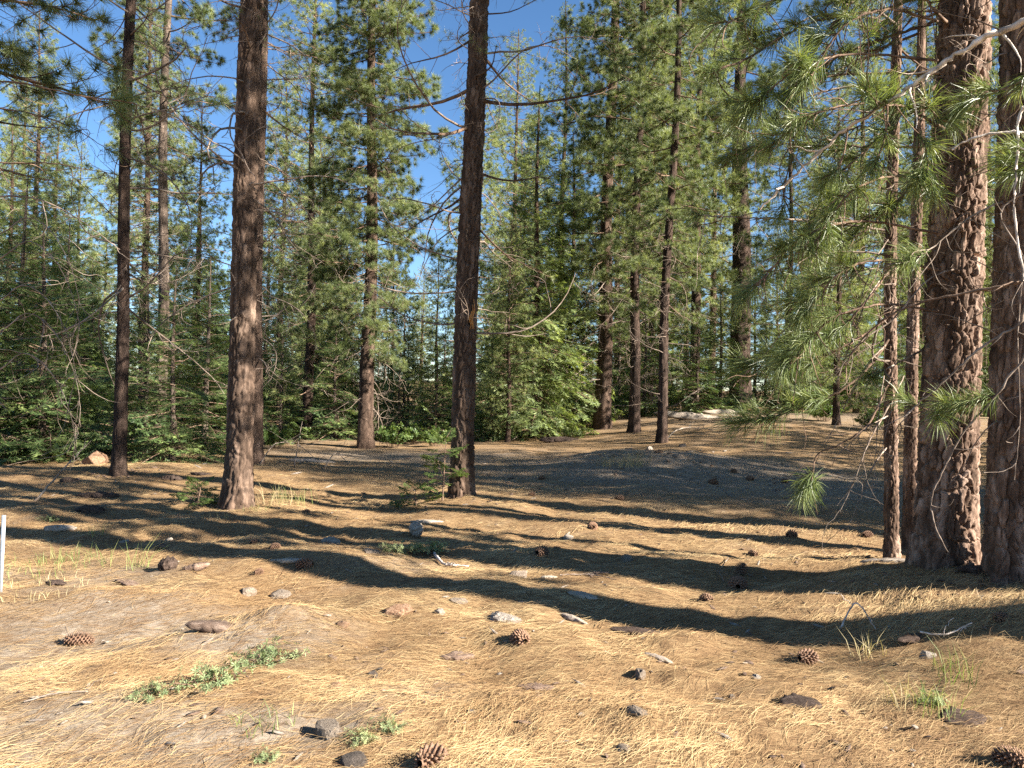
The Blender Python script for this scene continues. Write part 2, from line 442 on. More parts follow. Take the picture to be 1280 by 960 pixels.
# ------------------------------------------------------------------ generators: trunks, branches, needles
def trunk_mesh(seed, r0, H, top=0.12, sides=20, fine_z=0.0, fine_to=0.0, mat=None, plate=(0.07, 0.2), depth=0.0, flare=0.35, bend=0.05, power=0.9):
    rng = np.random.RandomState(seed)
    if fine_z:
        zs = np.concatenate([np.arange(-0.5, 0.0, 0.05), np.arange(0.0, fine_to, fine_z), np.linspace(fine_to, H, 26)])
    else:
        zs = np.concatenate([[-0.5, -0.2], np.linspace(0, 0.6, 6)[:-1], np.linspace(0.6, H, 26)])
    th = np.arange(sides) * 2 * math.pi / sides
    TH, Z = np.meshgrid(th, zs)
    t = np.clip(Z / H, 0, 1)
    r = r0 * (top + (1 - top) * (1 - t) ** power)
    roots = 1 + 0.5 * (vnoise(TH * 5 / (2 * math.pi) * 1.0, TH * 0, seed) - 0.5) + 0.25 * np.cos(TH * 5 + seed)
    r = r + r0 * flare * np.exp(-np.maximum(Z, -0.1) / (0.9 * r0 + 0.12)) * roots
    r = r * (1 + 0.05 * np.cos(TH * 2 + Z * 0.4 + seed))
    tint = vnoise(TH * 3, Z * 2.2, seed)
    if depth:
        circ = 2 * math.pi * r0
        ncell = max(6, int(round(circ / plate[0])))
        wob = 1.3 * (fbm(TH * ncell / (2 * math.pi) * 0.5, Z / plate[1] * 1.2, seed + 3, 2) - 0.5)
        u = TH / (2 * math.pi) * ncell + wob; v = Z / plate[1] + wob * 0.7
        f1, f2, cid = voronoi(u, v, ncell, seed)
        crack = sstep(0.03, 0.20, f2 - f1)
        u2 = TH / (2 * math.pi) * ncell * 2 + wob; g1, g2, cid2 = voronoi(u2, v * 2.6, ncell * 2, seed + 31)
        crack2 = sstep(0, 0.3, g2 - g1)
        fadez = np.clip((fine_to + 0.5 - Z) / 1.0, 0, 1)
        r = r + fadez * depth * (crack - 0.75 + 0.7 * (cid - 0.5) * crack + 0.25 * (crack2 - 0.7) + 0.16 * np.floor(cid2 * 5) * crack - 0.3 + 0.14 * np.floor(4 * vnoise(u2 * 1.6, v * 5, seed)) - 0.2)
        tint = 0.55 * cid + 0.45 * cid2
    cx = bend * np.sin(Z * 0.55 + seed) * np.clip(Z / 3, 0, 1); cy = bend * np.cos(Z * 0.45 + seed * 2) * np.clip(Z / 3, 0, 1)
    V = np.stack([cx + r * np.cos(TH), cy + r * np.sin(TH), Z], -1).reshape(-1, 3)
    nz = len(zs)
    idx = np.arange(nz * sides).reshape(nz, sides)
    Q = np.stack([idx[:-1], np.roll(idx, -1, 1)[:-1], np.roll(idx, -1, 1)[1:], idx[1:]], -1).reshape(-1, 4)
    return mesh('trunk', V, Q, None, [mat], tint.ravel(), smooth=not depth)

def needles(rng, C, D, per, length, width, spread=1.2, droop=0.0, tint=None, back=0.08, bent=False):
    """thin needle triangles radiating from tuft centres C along twig directions D"""
    n = len(C)
    C = np.repeat(C, per, 0); D = norm(np.repeat(D, per, 0))
    M = n * per
    ref = np.where(np.abs(D[:, 2:3]) > 0.9, np.array([1.0, 0, 0]), np.array([0, 0, 1.0]))
    A = norm(np.cross(D, ref)); B = np.cross(D, A)
    ang = spread * np.sqrt(rng.rand(M)) ; ph = rng.rand(M) * 2 * math.pi
    dr = D * np.cos(ang)[:, None] + (A * np.cos(ph)[:, None] + B * np.sin(ph)[:, None]) * np.sin(ang)[:, None]
    dr[:, 2] -= droop * rng.rand(M)
    dr = norm(dr)
    L = length * (0.75 + 0.45 * rng.rand(M))
    base = C - D * (rng.rand(M) * back)[:, None]
    side = norm(np.cross(dr, rng.randn(M, 3)))
    w = width * (0.7 + 0.6 * rng.rand(M))
    tip = base + dr * L[:, None]
    tv = np.repeat(rng.rand(n), per) * 0.6 + rng.rand(M) * 0.4 if tint is None else np.repeat(tint, per) + (rng.rand(M) - 0.5) * 0.3
    if not bent:
        V = np.stack([base - side * w[:, None] * 0.5, base + side * w[:, None] * 0.5, tip], 1).reshape(-1, 3)
        T = np.arange(M * 3).reshape(M, 3)
        return V, None, T, np.repeat(tv, 3)
    mid = base + dr * (L * 0.5)[:, None] + side * 0 + np.array([0, 0, 1.0]) * (L * 0.05)[:, None]
    tip = tip - np.array([0, 0, 1.0]) * (L * 0.06)[:, None]
    V = np.stack([base - side * w[:, None] * .4, base + side * w[:, None] * .4, mid - side * w[:, None] * .5, mid + side * w[:, None] * .5, tip], 1).reshape(-1, 3)
    k = np.arange(M)[:, None] * 5
    return V, k + np.array([[0, 1, 3, 2]]), k + np.array([[2, 3, 4]]), np.repeat(tv, 5)

def side_dirs(rng, T, ang, sgn, lift):
    """turn tangents T sideways in the plane of the branch"""
    up = np.array([0, 0, 1.0])
    S = norm(np.cross(T, up)) * sgn[:, None]
    return norm(T * np.cos(ang)[:, None] + S * np.sin(ang)[:, None] + up * lift[:, None])

def curve_at(P, t):
    k = len(P) - 1
    f = np.clip(t * k, 0, k - 1e-6); i = f.astype(int); g = (f - i)[:, None]
    return P[i] * (1 - g) + P[i + 1] * g, norm(P[i + 1] - P[i])

def pine_branch(seed, L=2.4, nsec=9, per=34, nlen=0.2, nw=0.006, tuft_sub=3, a=-0.12, b=0.2, start=0.3, lod=False):
    """a live pine branch along +X: wood (V,Q) and needles (V,T,tint)"""
    rng = np.random.RandomState(seed)
    t = np.linspace(0, 1, 9)
    P = np.stack([L * t, L * 0.06 * np.sin(t * 5 + rng.rand() * 6) * t, L * (a * t + b * t * t) + 0.02 * L * np.sin(t * 9 + rng.rand() * 6) * t], -1)
    wood = Acc()
    V, Q = tubes(P[None], (0.013 * L * (1 - 0.85 * t) + 0.003)[None], 3 if lod else 5); wood.add(V, Q, tint=rng.rand())
    ts = start + (1 - start) * (np.arange(nsec) + rng.rand(nsec) * 0.8) / nsec; ts = np.clip(ts, 0, 0.97)
    C0, T0 = curve_at(P, ts)
    sgn = np.where(np.arange(nsec) % 2 == 0, 1.0, -1.0)
    Ls = L * (0.42 * (1.05 - ts) + 0.10) * (0.6 + 0.7 * rng.rand(nsec))
    D = side_dirs(rng, T0, np.radians(30 + 35 * rng.rand(nsec)), sgn, -0.25 + 0.6 * rng.rand(nsec))
    s = np.linspace(0, 1, 5)
    SP = C0[:, None] + D[:, None] * (Ls[:, None] * s)[..., None]
    SP[..., 2] += (Ls[:, None] * (-0.12 * s + 0.30 * s * s))
    SP += (rng.randn(nsec, 1, 3) * 0.05 * L * (s ** 2)[None, :, None])
    i_ = [0, 2, 4] if lod else [0, 1, 2, 3, 4]
    V, Q = tubes(SP[:, i_], ((0.0045 * Ls[:, None] + 0.0045) * (1 - 0.65 * s)[None])[:, i_], 3 if lod else 4); wood.add(V, Q, tint=rng.rand())
    C, Dn = [P[-1:]], [norm(P[-1:] - P[-2:-1])]
    for j in range(tuft_sub):
        tt = np.full(nsec, 1.0 - 0.34 * j) - (0.12 * rng.rand(nsec) if j else 0)
        for i in range(nsec):
            c_, d_ = curve_at(SP[i], tt[i:i + 1])
            if j:
                e = norm(d_ + rng.randn(1, 3) * 0.55 + np.array([[0, 0, 0.35]]))
                q = c_ + e * (0.16 + 0.14 * rng.rand())
                if not lod:
                    V, Q = tubes(np.stack([c_, (c_ + q) / 2 + rng.randn(1, 3) * .01, q], 1), np.array([[0.005, 0.004, 0.003]]), 3); wood.add(V, Q, tint=0.5)
                c_, d_ = q, e
            C.append(c_); Dn.append(d_ + np.array([[0, 0, 0.25]]))
    C = np.concatenate(C); Dn = np.concatenate(Dn)
    V, _, T, tv = needles(rng, C, Dn, per, nlen, nw, 1.75, 0.15)
    return wood.arrays(), (V, T, tv)

def fir_branch(seed, L=1.6, nsec=16, leaf=0.05, lw=0.013, droop=0.25, lift=0.0, ragged=0.25, nleaf=12):
    """a flat fir or cedar spray along +X"""
    rng = np.random.RandomState(seed)
    t = np.linspace(0, 1, 7)
    P = np.stack([L * t, L * 0.04 * np.sin(t * 4 + rng.rand() * 6), L * (0.05 * t - droop * t * t + lift * t ** 3)], -1)
    wood = Acc()
    V, Q = tubes(P[None], (0.011 * L * (1 - 0.9 * t) + 0.002)[None], 4); wood.add(V, Q, tint=rng.rand())
    ts = 0.18 + 0.8 * (np.arange(nsec) + 0.5 * rng.rand(nsec)) / nsec
    C0, T0 = curve_at(P, ts)
    sgn = np.where(np.arange(nsec) % 2 == 0, 1.0, -1.0)
    Ls = L * (0.55 * (1.02 - ts) + 0.07) * (0.65 + 0.6 * rng.rand(nsec))
    D = side_dirs(rng, T0, np.radians(45 + 15 * rng.rand(nsec)), sgn, ragged * (rng.rand(nsec) - 0.6))
    s = np.linspace(0, 1, 4)
    SP = C0[:, None] + D[:, None] * (Ls[:, None] * s)[..., None]
    SP[..., 2] -= droop * 0.55 * Ls[:, None] * s * s
    V, Q = tubes(SP, (0.004 * Ls[:, None] + 0.002) * (1 - 0.7 * s)[None], 3); wood.add(V, Q, tint=0.4)
    # twigs: tertiary sprays on the secondaries, plus primary and secondary tips
    A, B, tt = [], [], []
    for i in range(nsec):
        nt3 = max(2, int(Ls[i] / (leaf * 2.0)))
        tq = (np.arange(nt3) + 0.6) / nt3
        c_, d_ = curve_at(SP[i], tq)
        sg = np.where(np.arange(nt3) % 2 == 0, 1.0, -1.0)
        e = side_dirs(rng, d_, np.radians(40 + 20 * rng.rand(nt3)), sg, ragged * (rng.rand(nt3) - 0.6))
        l3 = (0.42 * Ls[i] * (1.1 - tq) + leaf) * (0.7 + 0.5 * rng.rand(nt3))
        q = c_ + e * l3[:, None]; q[:, 2] -= droop * 0.4 * l3
        A.append(c_); B.append(q)
        A.append(SP[i][1:2]); B.append(SP[i][-1:])
        tt += [rng.rand()] * (nt3 + 1)
    A.append(P[3:4]); B.append(P[-1:]); tt.append(0.8)
    A = np.concatenate(A); B = np.concatenate(B); tt = np.array(tt)
    n = len(A)
    f = (np.arange(nleaf) + 0.5) / nleaf
    C = A[:, None] * (1 - f)[None, :, None] + B[:, None] * f[None, :, None]
    tw = norm(B - A)[:, None].repeat(nleaf, 1)
    C = C.reshape(-1, 3); tw = tw.reshape(-1, 3)
    M = len(C)
    sg = np.where(np.arange(M) % 2 == 0, 1.0, -1.0)
    e = side_dirs(rng, tw, np.radians(42 + 20 * rng.rand(M)), sg, 0.25 * rng.randn(M))
    L3 = leaf * (0.7 + 0.6 * rng.rand(M)); tip = C + e * L3[:, None]
    sd = norm(tw + rng.randn(M, 3) * 0.25) * (lw * 0.5)
    V = np.stack([C - sd, C + sd, tip], 1).reshape(-1, 3)
    T = np.arange(M * 3).reshape(M, 3)
    tipness = np.tile(f, n)
    tv = np.repeat(0.45 * np.repeat(tt, nleaf) + 0.35 * tipness + 0.2 * rng.rand(M), 3)
    return wood.arrays(), (V, T, tv)

def dead_branch(seed, L=1.6, ntw=6, grav=0.35, r=0.012, sub=3, curl=0.35):
    """a bare dead branch along +X that sags and curls, with twigs"""
    rng = np.random.RandomState(seed)
    acc = Acc()
    def walk(p, d, length, k, g, c):
        pts = [p.copy()]; w = rng.randn(3) * c * 0.5
        for i in range(k - 1):
            w = w * 0.75 + rng.randn(3) * c * 0.5
            d = norm(d + w * 0.5 + np.array([0, 0, -g / k * 1.6])); pts.append(pts[-1] + d * length / (k - 1))
        return np.array(pts), d
    P, _ = walk(np.zeros(3), np.array([1.0, 0, 0.18]), L, 12, grav, curl)
    t = np.linspace(0, 1, 12)
    V, Q = tubes(P[None], (r * (1 - 0.8 * t))[None], 5); acc.add(V, Q, tint=0.3)
    tw, rr, sb = [], [], []
    for i in range(ntw):
        t0 = 0.2 + 0.75 * (i + rng.rand()) / ntw
        c, d = curve_at(P, np.array([t0]))
        dd = norm(d[0] * 0.7 + rng.randn(3) * 0.55 + np.array([0, 0, -0.15]))
        l = L * (0.5 - 0.28 * t0) * (0.5 + 0.8 * rng.rand())
        q, dl = walk(c[0], dd, l, 9, grav * 0.9, curl * 1.5)
        tw.append(q); rr.append(r * 0.45 * (1 - 0.5 * t0) * (1 - 0.75 * np.linspace(0, 1, 9)))
        for j in range(rng.randint(0, sub + 1)):
            c2, d2 = curve_at(q, np.array([0.25 + 0.7 * rng.rand()]))
            q2, _ = walk(c2[0], norm(d2[0] * .6 + rng.randn(3) * .6), l * (0.2 + 0.3 * rng.rand()), 9, grav * 0.6, curl * 1.8)
            tw.append(q2); rr.append(r * 0.25 * (1 - 0.7 * np.linspace(0, 1, 9)))
    if tw:
        V, Q = tubes(np.array(tw), np.maximum(np.array(rr), 0.0012), 4); acc.add(V, Q, tint=np.repeat(rng.rand(len(tw)), 36))
    return acc

# libraries of shared meshes -------------------------------------------------
def wood_foliage(name, pair, wmat, fmat):
    (V, Q, T, t), (FV, FT, ft) = pair
    return mesh(name, V, Q, None, [wmat], t, smooth=True), mesh('needles', FV, None, FT, [fmat], ft)

PINE_HI = [wood_foliage('branch', pine_branch(100 + i, 2.4, 11 + i % 3, 80, 0.19, 0.0072, 3, -0.10 - 0.05 * (i % 3), 0.22, 0.28), TWIG_LIVE, NEEDLE_PINE) for i in range(6)]
PINE_DENSE = [wood_foliage('branch', pine_branch(120 + i, 2.2, 12, 105, 0.21, 0.0088, 3, -0.12, 0.2, 0.08), TWIG_LIVE, NEEDLE_PINE) for i in range(5)]
PINE_THIN = [wood_foliage('branch', pine_branch(140 + i, 2.4, 6, 30, 0.19, 0.006, 2, -0.25, 0.30, 0.45), TWIG_LIVE, NEEDLE_PINE) for i in range(4)]
DEAD = [dead_branch(200 + i, 1.5, 4 + i % 4, 0.25 + 0.5 * ((i * 7) % 5) / 5, 0.0125, 3, 0.32 + 0.12 * (i % 3)).mesh('dead_branch', [TWIG_DEAD], True) for i in range(18)]
DEAD_FINE = [dead_branch(260 + i, 0.9, 5, 0.9, 0.006, 2, 0.4).mesh('dead_branch', [TWIG_DEAD], True) for i in range(10)]
PINE_LO = [pine_branch(300 + i, 2.4, 9, 40, 0.27, 0.0155, 2, -0.15, 0.22, 0.15, True) for i in range(6)]
FIR_LO = [fir_branch(340 + i, 1.6, 14, 0.10, 0.042, 0.22, 0.1, 0.3, 9) for i in range(5)]
CEDAR_LO = [fir_branch(360 + i, 1.6, 14, 0.11, 0.033, 0.42, 0.25, 0.8, 10) for i in range(5)]

def branch_matrix(z, az, elev, sc, roll=0.0, r=0.0):
    return (Matrix.Translation((r * math.cos(az), r * math.sin(az), z)) @ Matrix.Rotation(az, 4, 'Z') @ Matrix.Rotation(-elev, 4, 'Y')
            @ Matrix.Rotation(roll, 4, 'X') @ Matrix.Scale(sc, 4))

def crown_spots(rng, n, z0, z1, Lmax, low=-15, high=40, shape='pine', unit=2.4):
    """(z, azimuth, elevation, scale) of the branches of a crown"""
    out = []
    for i in range(n):
        u = (i + rng.rand()) / n
        u = u ** (0.85 if shape != 'cone' else 1.15)
        z = z0 + (z1 - z0) * u
        if shape == 'cone':
            f = (1 - u) ** 0.8 + 0.05
        else:
            f = (0.55 + 0.45 * min(1, u * 3)) * (1 - u) ** 0.55 + 0.10
        L = Lmax * f * (0.6 + 0.55 * rng.rand())
        el = low + (high - low) * u ** 1.3 + rng.randn() * 9
        out.append((z, i * 2.39996 + rng.rand() * 0.9, math.radians(el), L / unit))
    return out

def crown_meshes(seed, lib, n, z0, z1, Lmax, wmat, fmat, low, high, shape, unit):
    rng = np.random.RandomState(seed)
    w, f = Acc(), Acc()
    for i, (z, az, el, sc) in enumerate(crown_spots(rng, n, z0, z1, Lmax, low, high, shape, unit)):
        (V, Q, T, t), (FV, FT, ft) = lib[rng.randint(len(lib))]
        M = branch_matrix(z, az, el, sc, rng.randn() * 0.3)
        w.add(xf(V, M), Q, tint=t); 
        shift = 0.35 * (rng.rand() - 0.5)
        f.add(xf(FV, M), None, FT, tint=np.clip(ft + shift, 0, 1))
    return w.mesh('branches', [wmat], True), f.mesh('crown', [fmat])

# (species, H, r0, trunk mesh, branches mesh, crown mesh)
VAR = {}
def variant(key, seed, lib, H, r0, n, z0, Lmax, wmat, fmat, bark, low=-18, high=40, shape='pine', unit=2.4, sides=12):
    tm = trunk_mesh(seed, r0, H, 0.1, sides, mat=bark, bend=0.06)
    bm_, cm = crown_meshes(seed, lib, n, z0, H * 0.985, Lmax, wmat, fmat, low, high, shape, unit)
    VAR[key] = (tm, bm_, cm, H)
variant('pine_a', 11, PINE_LO, 24, 0.24, 160, 3.6, 3.2, TWIG_LIVE, NEEDLE_FAR, BARK_MID)
variant('pine_tall', 15, PINE_LO, 27, 0.27, 70, 12.0, 3.4, TWIG_LIVE, NEEDLE_FAR, BARK_MID)
variant('pine_b', 12, PINE_LO, 21, 0.20, 165, 2.0, 2.9, TWIG_LIVE, NEEDLE_FAR, BARK_MID)
variant('pine_c', 13, PINE_LO, 17, 0.17, 150, 1.2, 2.5, TWIG_LIVE, NEEDLE_FAR, BARK_DARK)
variant('pine_d', 14, PINE_LO, 12, 0.13, 130, 0.7, 2.0, TWIG_LIVE, NEEDLE_FAR, BARK_MID, -12, 45)
variant('fir_a', 21, FIR_LO, 14, 0.19, 170, 0.9, 2.3, TWIG_LIVE, NEEDLE_FIR, BARK_FIR, -18, 30, 'cone', 1.6)
variant('fir_b', 22, FIR_LO, 5.6, 0.09, 95, 0.25, 1.65, TWIG_LIVE, NEEDLE_FIR, BARK_FIR, -8, 35, 'cone', 1.6)
variant('cedar_a', 31, CEDAR_LO, 13, 0.17, 215, 0.5, 2.5, TWIG_LIVE, NEEDLE_CEDAR, BARK_MID, -15, 40, 'cone', 1.6)

def place_variant(key, name, loc, rz, sc, label, cat, group, lean=(0, 0)):
    tm, bm_, cm, H = VAR[key]
    e = bpy.data.objects.new(name, None); COL.objects.link(e)
    e.location = loc; e.rotation_euler = (lean[0], lean[1], rz); e.scale = (sc, sc, sc)
    tag(e, label, cat, group)
    obj('trunk', tm, e); obj('branches', bm_, e, kind='stuff'); obj('crown', cm, e)
    return e

def hero(name, loc, lean, label, cat, group, trunk):
    """an Empty at the foot of a tree leaning lean = (towards +X, towards +Y) in degrees, with its trunk"""
    e = bpy.data.objects.new(name, None); COL.objects.link(e)
    e.location = loc; e.rotation_euler = (R(-lean[1]), R(lean[0]), 0)
    tag(e, label, cat, group)
    obj('trunk', trunk, e)
    return e

def live(e, seed, n, z0, z1, Lmax, lib, low=-15, high=40, shape='pine', keep=None, azr=None):
    rng = np.random.RandomState(seed)
    for (z, az, el, sc) in crown_spots(rng, n, z0, z1, Lmax, low, high, shape):
        if azr is not None:
            az = azr[0] + (azr[1] - azr[0]) * rng.rand()
        if keep and not keep(z, az): continue
        wm, fm = lib[rng.randint(len(lib))]
        M = branch_matrix(z, az, el, sc, rng.randn() * 0.3)
        bo = obj('branch', wm, e); bo.matrix_local = M
        obj('needles', fm, bo)

def dead(e, seed, n, z0, z1, Lr, lib=DEAD, azr=(0, 2 * math.pi), unit=1.5, el=(-25, 20), mat=None):
    rng = np.random.RandomState(seed)
    for i in range(n):
        z = z0 + (z1 - z0) * (i + rng.rand()) / n
        az = azr[0] + (azr[1] - azr[0]) * rng.rand()
        L = Lr[0] + (Lr[1] - Lr[0]) * rng.rand() ** 1.5
        M = branch_matrix(z, az, math.radians(el[0] + (el[1] - el[0]) * rng.rand()), L / unit, rng.rand() * 6.28)
        o = obj('dead_branch', lib[rng.randint(len(lib))], e); o.matrix_local = M

TUFTS = []
for i in range(5):
    rng = np.random.RandomState(400 + i)
    acc = Acc()
    k = 7
    Cz = np.stack([np.linspace(-0.10, 0.0, k), rng.randn(k) * .003, rng.randn(k) * .003], -1)
    Dz = np.tile([[1.0, 0, 0]], (k, 1))
    V, Q, T, tv = needles(rng, Cz, Dz, 15 + i, 0.17, 0.0028, 1.05 + 0.1 * (i % 3), 0.12, np.linspace(0.30, 0.62, k), 0.02, True)
    acc.add(V, Q, T, np.clip(tv, 0, 1))
    V, Q, T, tv = needles(rng, Cz[-1:], Dz[-1:], 16, 0.08, 0.003, 0.5, 0.0, np.array([0.95]), 0.02, True)
    acc.add(V, Q, T, np.clip(tv, 0, 1))
    TUFTS.append(acc.mesh('needle_tuft', [NEEDLE_NEAR]))

def smooth_line(pts, n):
    P = np.array([list(p) for p in pts], float)
    k = len(P)
    Pe = np.vstack([2 * P[0] - P[1], P, 2 * P[-1] - P[-2]])
    out = []
    for tt in np.linspace(0, k - 1 - 1e-6, n):
        i = int(tt); f = tt - i
        p0, p1, p2, p3 = Pe[i], Pe[i + 1], Pe[i + 2], Pe[i + 3]
        out.append(0.5 * ((2 * p1) + (-p0 + p2) * f + (2 * p0 - 5 * p1 + 4 * p2 - p3) * f * f + (-p0 + 3 * p1 - 3 * p2 + p3) * f ** 3))
    return np.array(out)

def limb(e, seed, pts, r0, r1, mat, twigs=5, tl=0.35, tufts=0, tuft_sc=1.0, name='branch', tuft_from=0.35, knobs=True, grav=0.5):
    """one branch laid along world points, with its side twigs, and needle tufts as its sub-parts"""
    rng = np.random.RandomState(seed)
    if e in (tW, tV) and seed not in (601, 602, 603, 604, 613, 614):
        pts = [Vector((e.location.x, e.location.y, pts[0].z - 0.05))] + list(pts)      # the branch leaves its own trunk
    n = max(14, len(pts) * 7)
    P = smooth_line(pts, n)
    P[1:-1] += rng.randn(n - 2, 3) * r0 * 0.25
    t = np.linspace(0, 1, n)
    rad = (r0 + (r1 - r0) * t) * (1 + (0.12 * rng.randn(n) if knobs else 0))
    acc = Acc()
    V, Q = tubes(P[None], np.maximum(rad, 0.0015)[None], 7); acc.add(V, Q, tint=np.repeat(rng.rand(n), 7))
    spots = []
    for i in range(twigs):
        t0 = 0.12 + 0.86 * (i + rng.rand()) / twigs
        c, d = curve_at(P, np.array([t0]))
        dd = norm(d[0] * 0.7 + rng.randn(3) * 0.6 + np.array([0, 0, -0.25]))
        w = rng.randn(3) * 0.2; q = [c[0]]; l = tl * (0.4 + rng.rand())
        for s_ in range(8):
            w = w * 0.7 + rng.randn(3) * 0.22
            dd = norm(dd + w + np.array([0, 0, -grav * 0.14])); q.append(q[-1] + dd * l / 8)
        q = np.array(q)
        V, Q = tubes(q[None], np.maximum((r0 * 0.32 + 0.0012) * (1 - 0.75 * np.linspace(0, 1, 9)), 0.0012)[None], 5); acc.add(V, Q, tint=rng.rand())
    for i in range(tufts):
        t0 = tuft_from + (1 - tuft_from) * (i + 0.5 * rng.rand()) / max(1, tufts)
        if i == tufts - 1: t0 = 0.999
        c, d = curve_at(P, np.array([t0]))
        dd = norm(d[0] * 0.9 + rng.randn(3) * 0.5 + np.array([0, 0, 0.2])) if t0 < 0.99 else norm(d[0])
        l = 0.07 + 0.14 * rng.rand() if t0 < 0.99 else 0.02
        q = c[0] + dd * l
        V, Q = tubes(np.stack([c[0], c[0] + dd * l * .5 + rng.randn(3) * .004, q])[None], np.array([[0.006, 0.005, 0.004]]), 4); acc.add(V, Q, tint=.5)
        spots.append((q, dd))
    me = acc.mesh(name, [mat], True)
    o = obj(name, me)
    o.parent = e
    bpy.context.view_layer.update()
    o.matrix_parent_inverse = e.matrix_world.inverted()
    for q, dd in spots:
        quat = Vector(dd).to_track_quat('X', 'Z')
        tf = obj('needle_tuft', TUFTS[rng.randint(len(TUFTS))], o, q, quat=quat, scale=tuft_sc * (0.85 + 0.4 * rng.rand()))
    return o

# ------------------------------------------------------------------ the near and middle trees
def rad(px, d): return px / FPX * d / 2
G_PINE = 'tall pines standing in the clearing'

# A: slim dark trunk on the left
p = at(148, 594); d = p.y
tA = hero('pine_tree', p, (0.0, 0.6), 'slim dark straight pine trunk, first full trunk left of the thick red brown pine', 'tree', G_PINE,
          trunk_mesh(1, rad(16.5, d), 21, 0.1, 40, 0.05, 9.5, BARK_DARK, (0.06, 0.16), 0.010, 0.35, 0.05))
dead(tA, 1, 60, 2.6, 9.8, (0.7, 2.9))
live(tA, 3, 7, 6.5, 9.5, 1.6, PINE_THIN)
live(tA, 2, 40, 9.5, 20.5, 2.2, PINE_HI)
# B: thick red brown trunk
p = at(297, 634); d = p.y
tB = hero('pine_tree', p, (0.35, 0.4), 'thick red brown pine trunk with flared foot, slimmer trunk peeking behind its right side', 'tree', G_PINE,
          trunk_mesh(2, rad(34, d), 24, 0.1, 84, 0.022, 7.2, BARK_RED, (0.06, 0.24), 0.020, 0.34, 0.03, 1.0))
dead(tB, 3, 44, 2.4, 7.5, (0.5, 2.2))
live(tB, 4, 8, 4.9, 7.5, 1.5, PINE_THIN)
live(tB, 5, 46, 7.4, 20.5, 2.7, PINE_HI)
# B2 just behind
p = gp(322, 15.2); d = p.y
tB2 = hero('pine_tree', p, (-0.6, 0.3), 'slimmer pine trunk half hidden behind the right side of the thick red brown pine', 'tree', G_PINE,
           trunk_mesh(3, rad(17, d), 22, 0.12, 32, 0.06, 9, BARK_MID, (0.06, 0.18), 0.010))
dead(tB2, 6, 50, 2.0, 9.5, (0.6, 2.2), azr=(-1.4, 1.4))
live(tB2, 7, 40, 8.5, 21.5, 2.2, PINE_HI)
# C: centre trunk
p = at(577, 620); d = p.y
tC = hero('pine_tree', p, (0.75, 0.3), 'central pine trunk with orange resin scar and leafy sapling at its foot', 'tree', G_PINE,
          trunk_mesh(4, rad(28, d), 26, 0.12, 76, 0.024, 8.0, BARK_RED, (0.065, 0.22), 0.022, 0.30, 0.03, 1.0))
dead(tC, 8, 52, 2.2, 7.8, (0.6, 2.5))
live(tC, 9, 16, 3.9, 8.0, 2.3, PINE_THIN, -25, 5)
live(tC, 10, 46, 7.5, 22.5, 2.8, PINE_HI)
# D: bushy pine left of centre
p = at(457, 560); d = p.y
tD = hero('pine_tree', p, (0.0, 0.0), 'bushy pine with dense green crown, left of the resin scarred central trunk', 'tree', G_PINE,
          trunk_mesh(5, rad(18.5, d), 20, 0.08, 28, 0.07, 6, BARK_MID, (0.07, 0.2), 0.012))
live(tD, 11, 240, 2.3, 19.5, 2.1, PINE_DENSE, -22, 45)
dead(tD, 12, 46, 1.0, 5.0, (0.8, 2.0), el=(-35, 5))
# E: sunlit trunk behind the fir
p = gp(200, 20.5); d = p.y
tE = hero('pine_tree', p, (0.0, 0.0), 'pale sunlit pine trunk rising behind the small dark fir, right of slim dark trunk', 'tree', G_PINE,
          trunk_mesh(6, rad(15, d), 21, 0.1, 24, 0.07, 10, BARK_FIR, (0.07, 0.2), 0.012))
live(tE, 13, 70, 6.6, 20.5, 2.3, PINE_DENSE, -20, 40)
dead(tE, 14, 60, 2.5, 9, (0.6, 2.0))
# F, G, H: three dark trunks right of centre
p = at(752, 536); d = p.y
tF = hero('pine_tree', p, (0.8, 0.0), 'grey barked pine standing just right of the bright green cedar, broad dark foot partly sunlit', 'tree', G_PINE,
          trunk_mesh(7, rad(20, d), 23, 0.1, 26, 0.08, 7, BARK_MID, (0.09, 0.24), 0.015))
live(tF, 15, 130, 3.0, 22.5, 2.6, PINE_DENSE, -25, 40)
dead(tF, 16, 46, 1.5, 7, (0.8, 2.6), el=(-30, 10))
p = at(792, 540); d = p.y
tG = hero('pine_tree', p, (0.2, 0.0), 'straight dark pine trunk standing between the grey barked pine and the slim leaning dark pine', 'tree', G_PINE,
          trunk_mesh(8, rad(14, d), 22, 0.1, 24, 0.08, 7, BARK_DARK, (0.09, 0.24), 0.012))
live(tG, 17, 115, 3.6, 21.5, 2.4, PINE_DENSE, -25, 40)
dead(tG, 18, 36, 1.5, 7, (0.8, 2.2), el=(-30, 10))
p = at(827, 553); d = p.y
tH = hero('pine_tree', p, (1.3, 0.0), 'slim dark pine leaning slightly right, rubble of wood and cones round its foot', 'tree', G_PINE,
          trunk_mesh(9, rad(13, d), 19, 0.08, 28, 0.06, 9, BARK_DARK, (0.06, 0.18), 0.012))
live(tH, 19, 100, 3.6, 18.5, 2.1, PINE_DENSE, -25, 40)
dead(tH, 20, 60, 0.8, 6, (0.5, 1.6))
# I: big trunk on the rise
p = at(926, 511); d = p.y
tI = hero('pine_tree', p, (-0.9, 0.0), 'big dark pine trunk on the rise at the back, upper bark pale and sunlit', 'tree', G_PINE,
          trunk_mesh(10, rad(27, d), 25, 0.2, 36, 0.07, 14, BARK_DARK, (0.10, 0.3), 0.022, 0.4, 0.05))
live(tI, 21, 60, 10.0, 24.5, 3.4, PINE_DENSE, -20, 35)
dead(tI, 22, 90, 1.5, 13, (1.0, 3.0), el=(-35, 15))
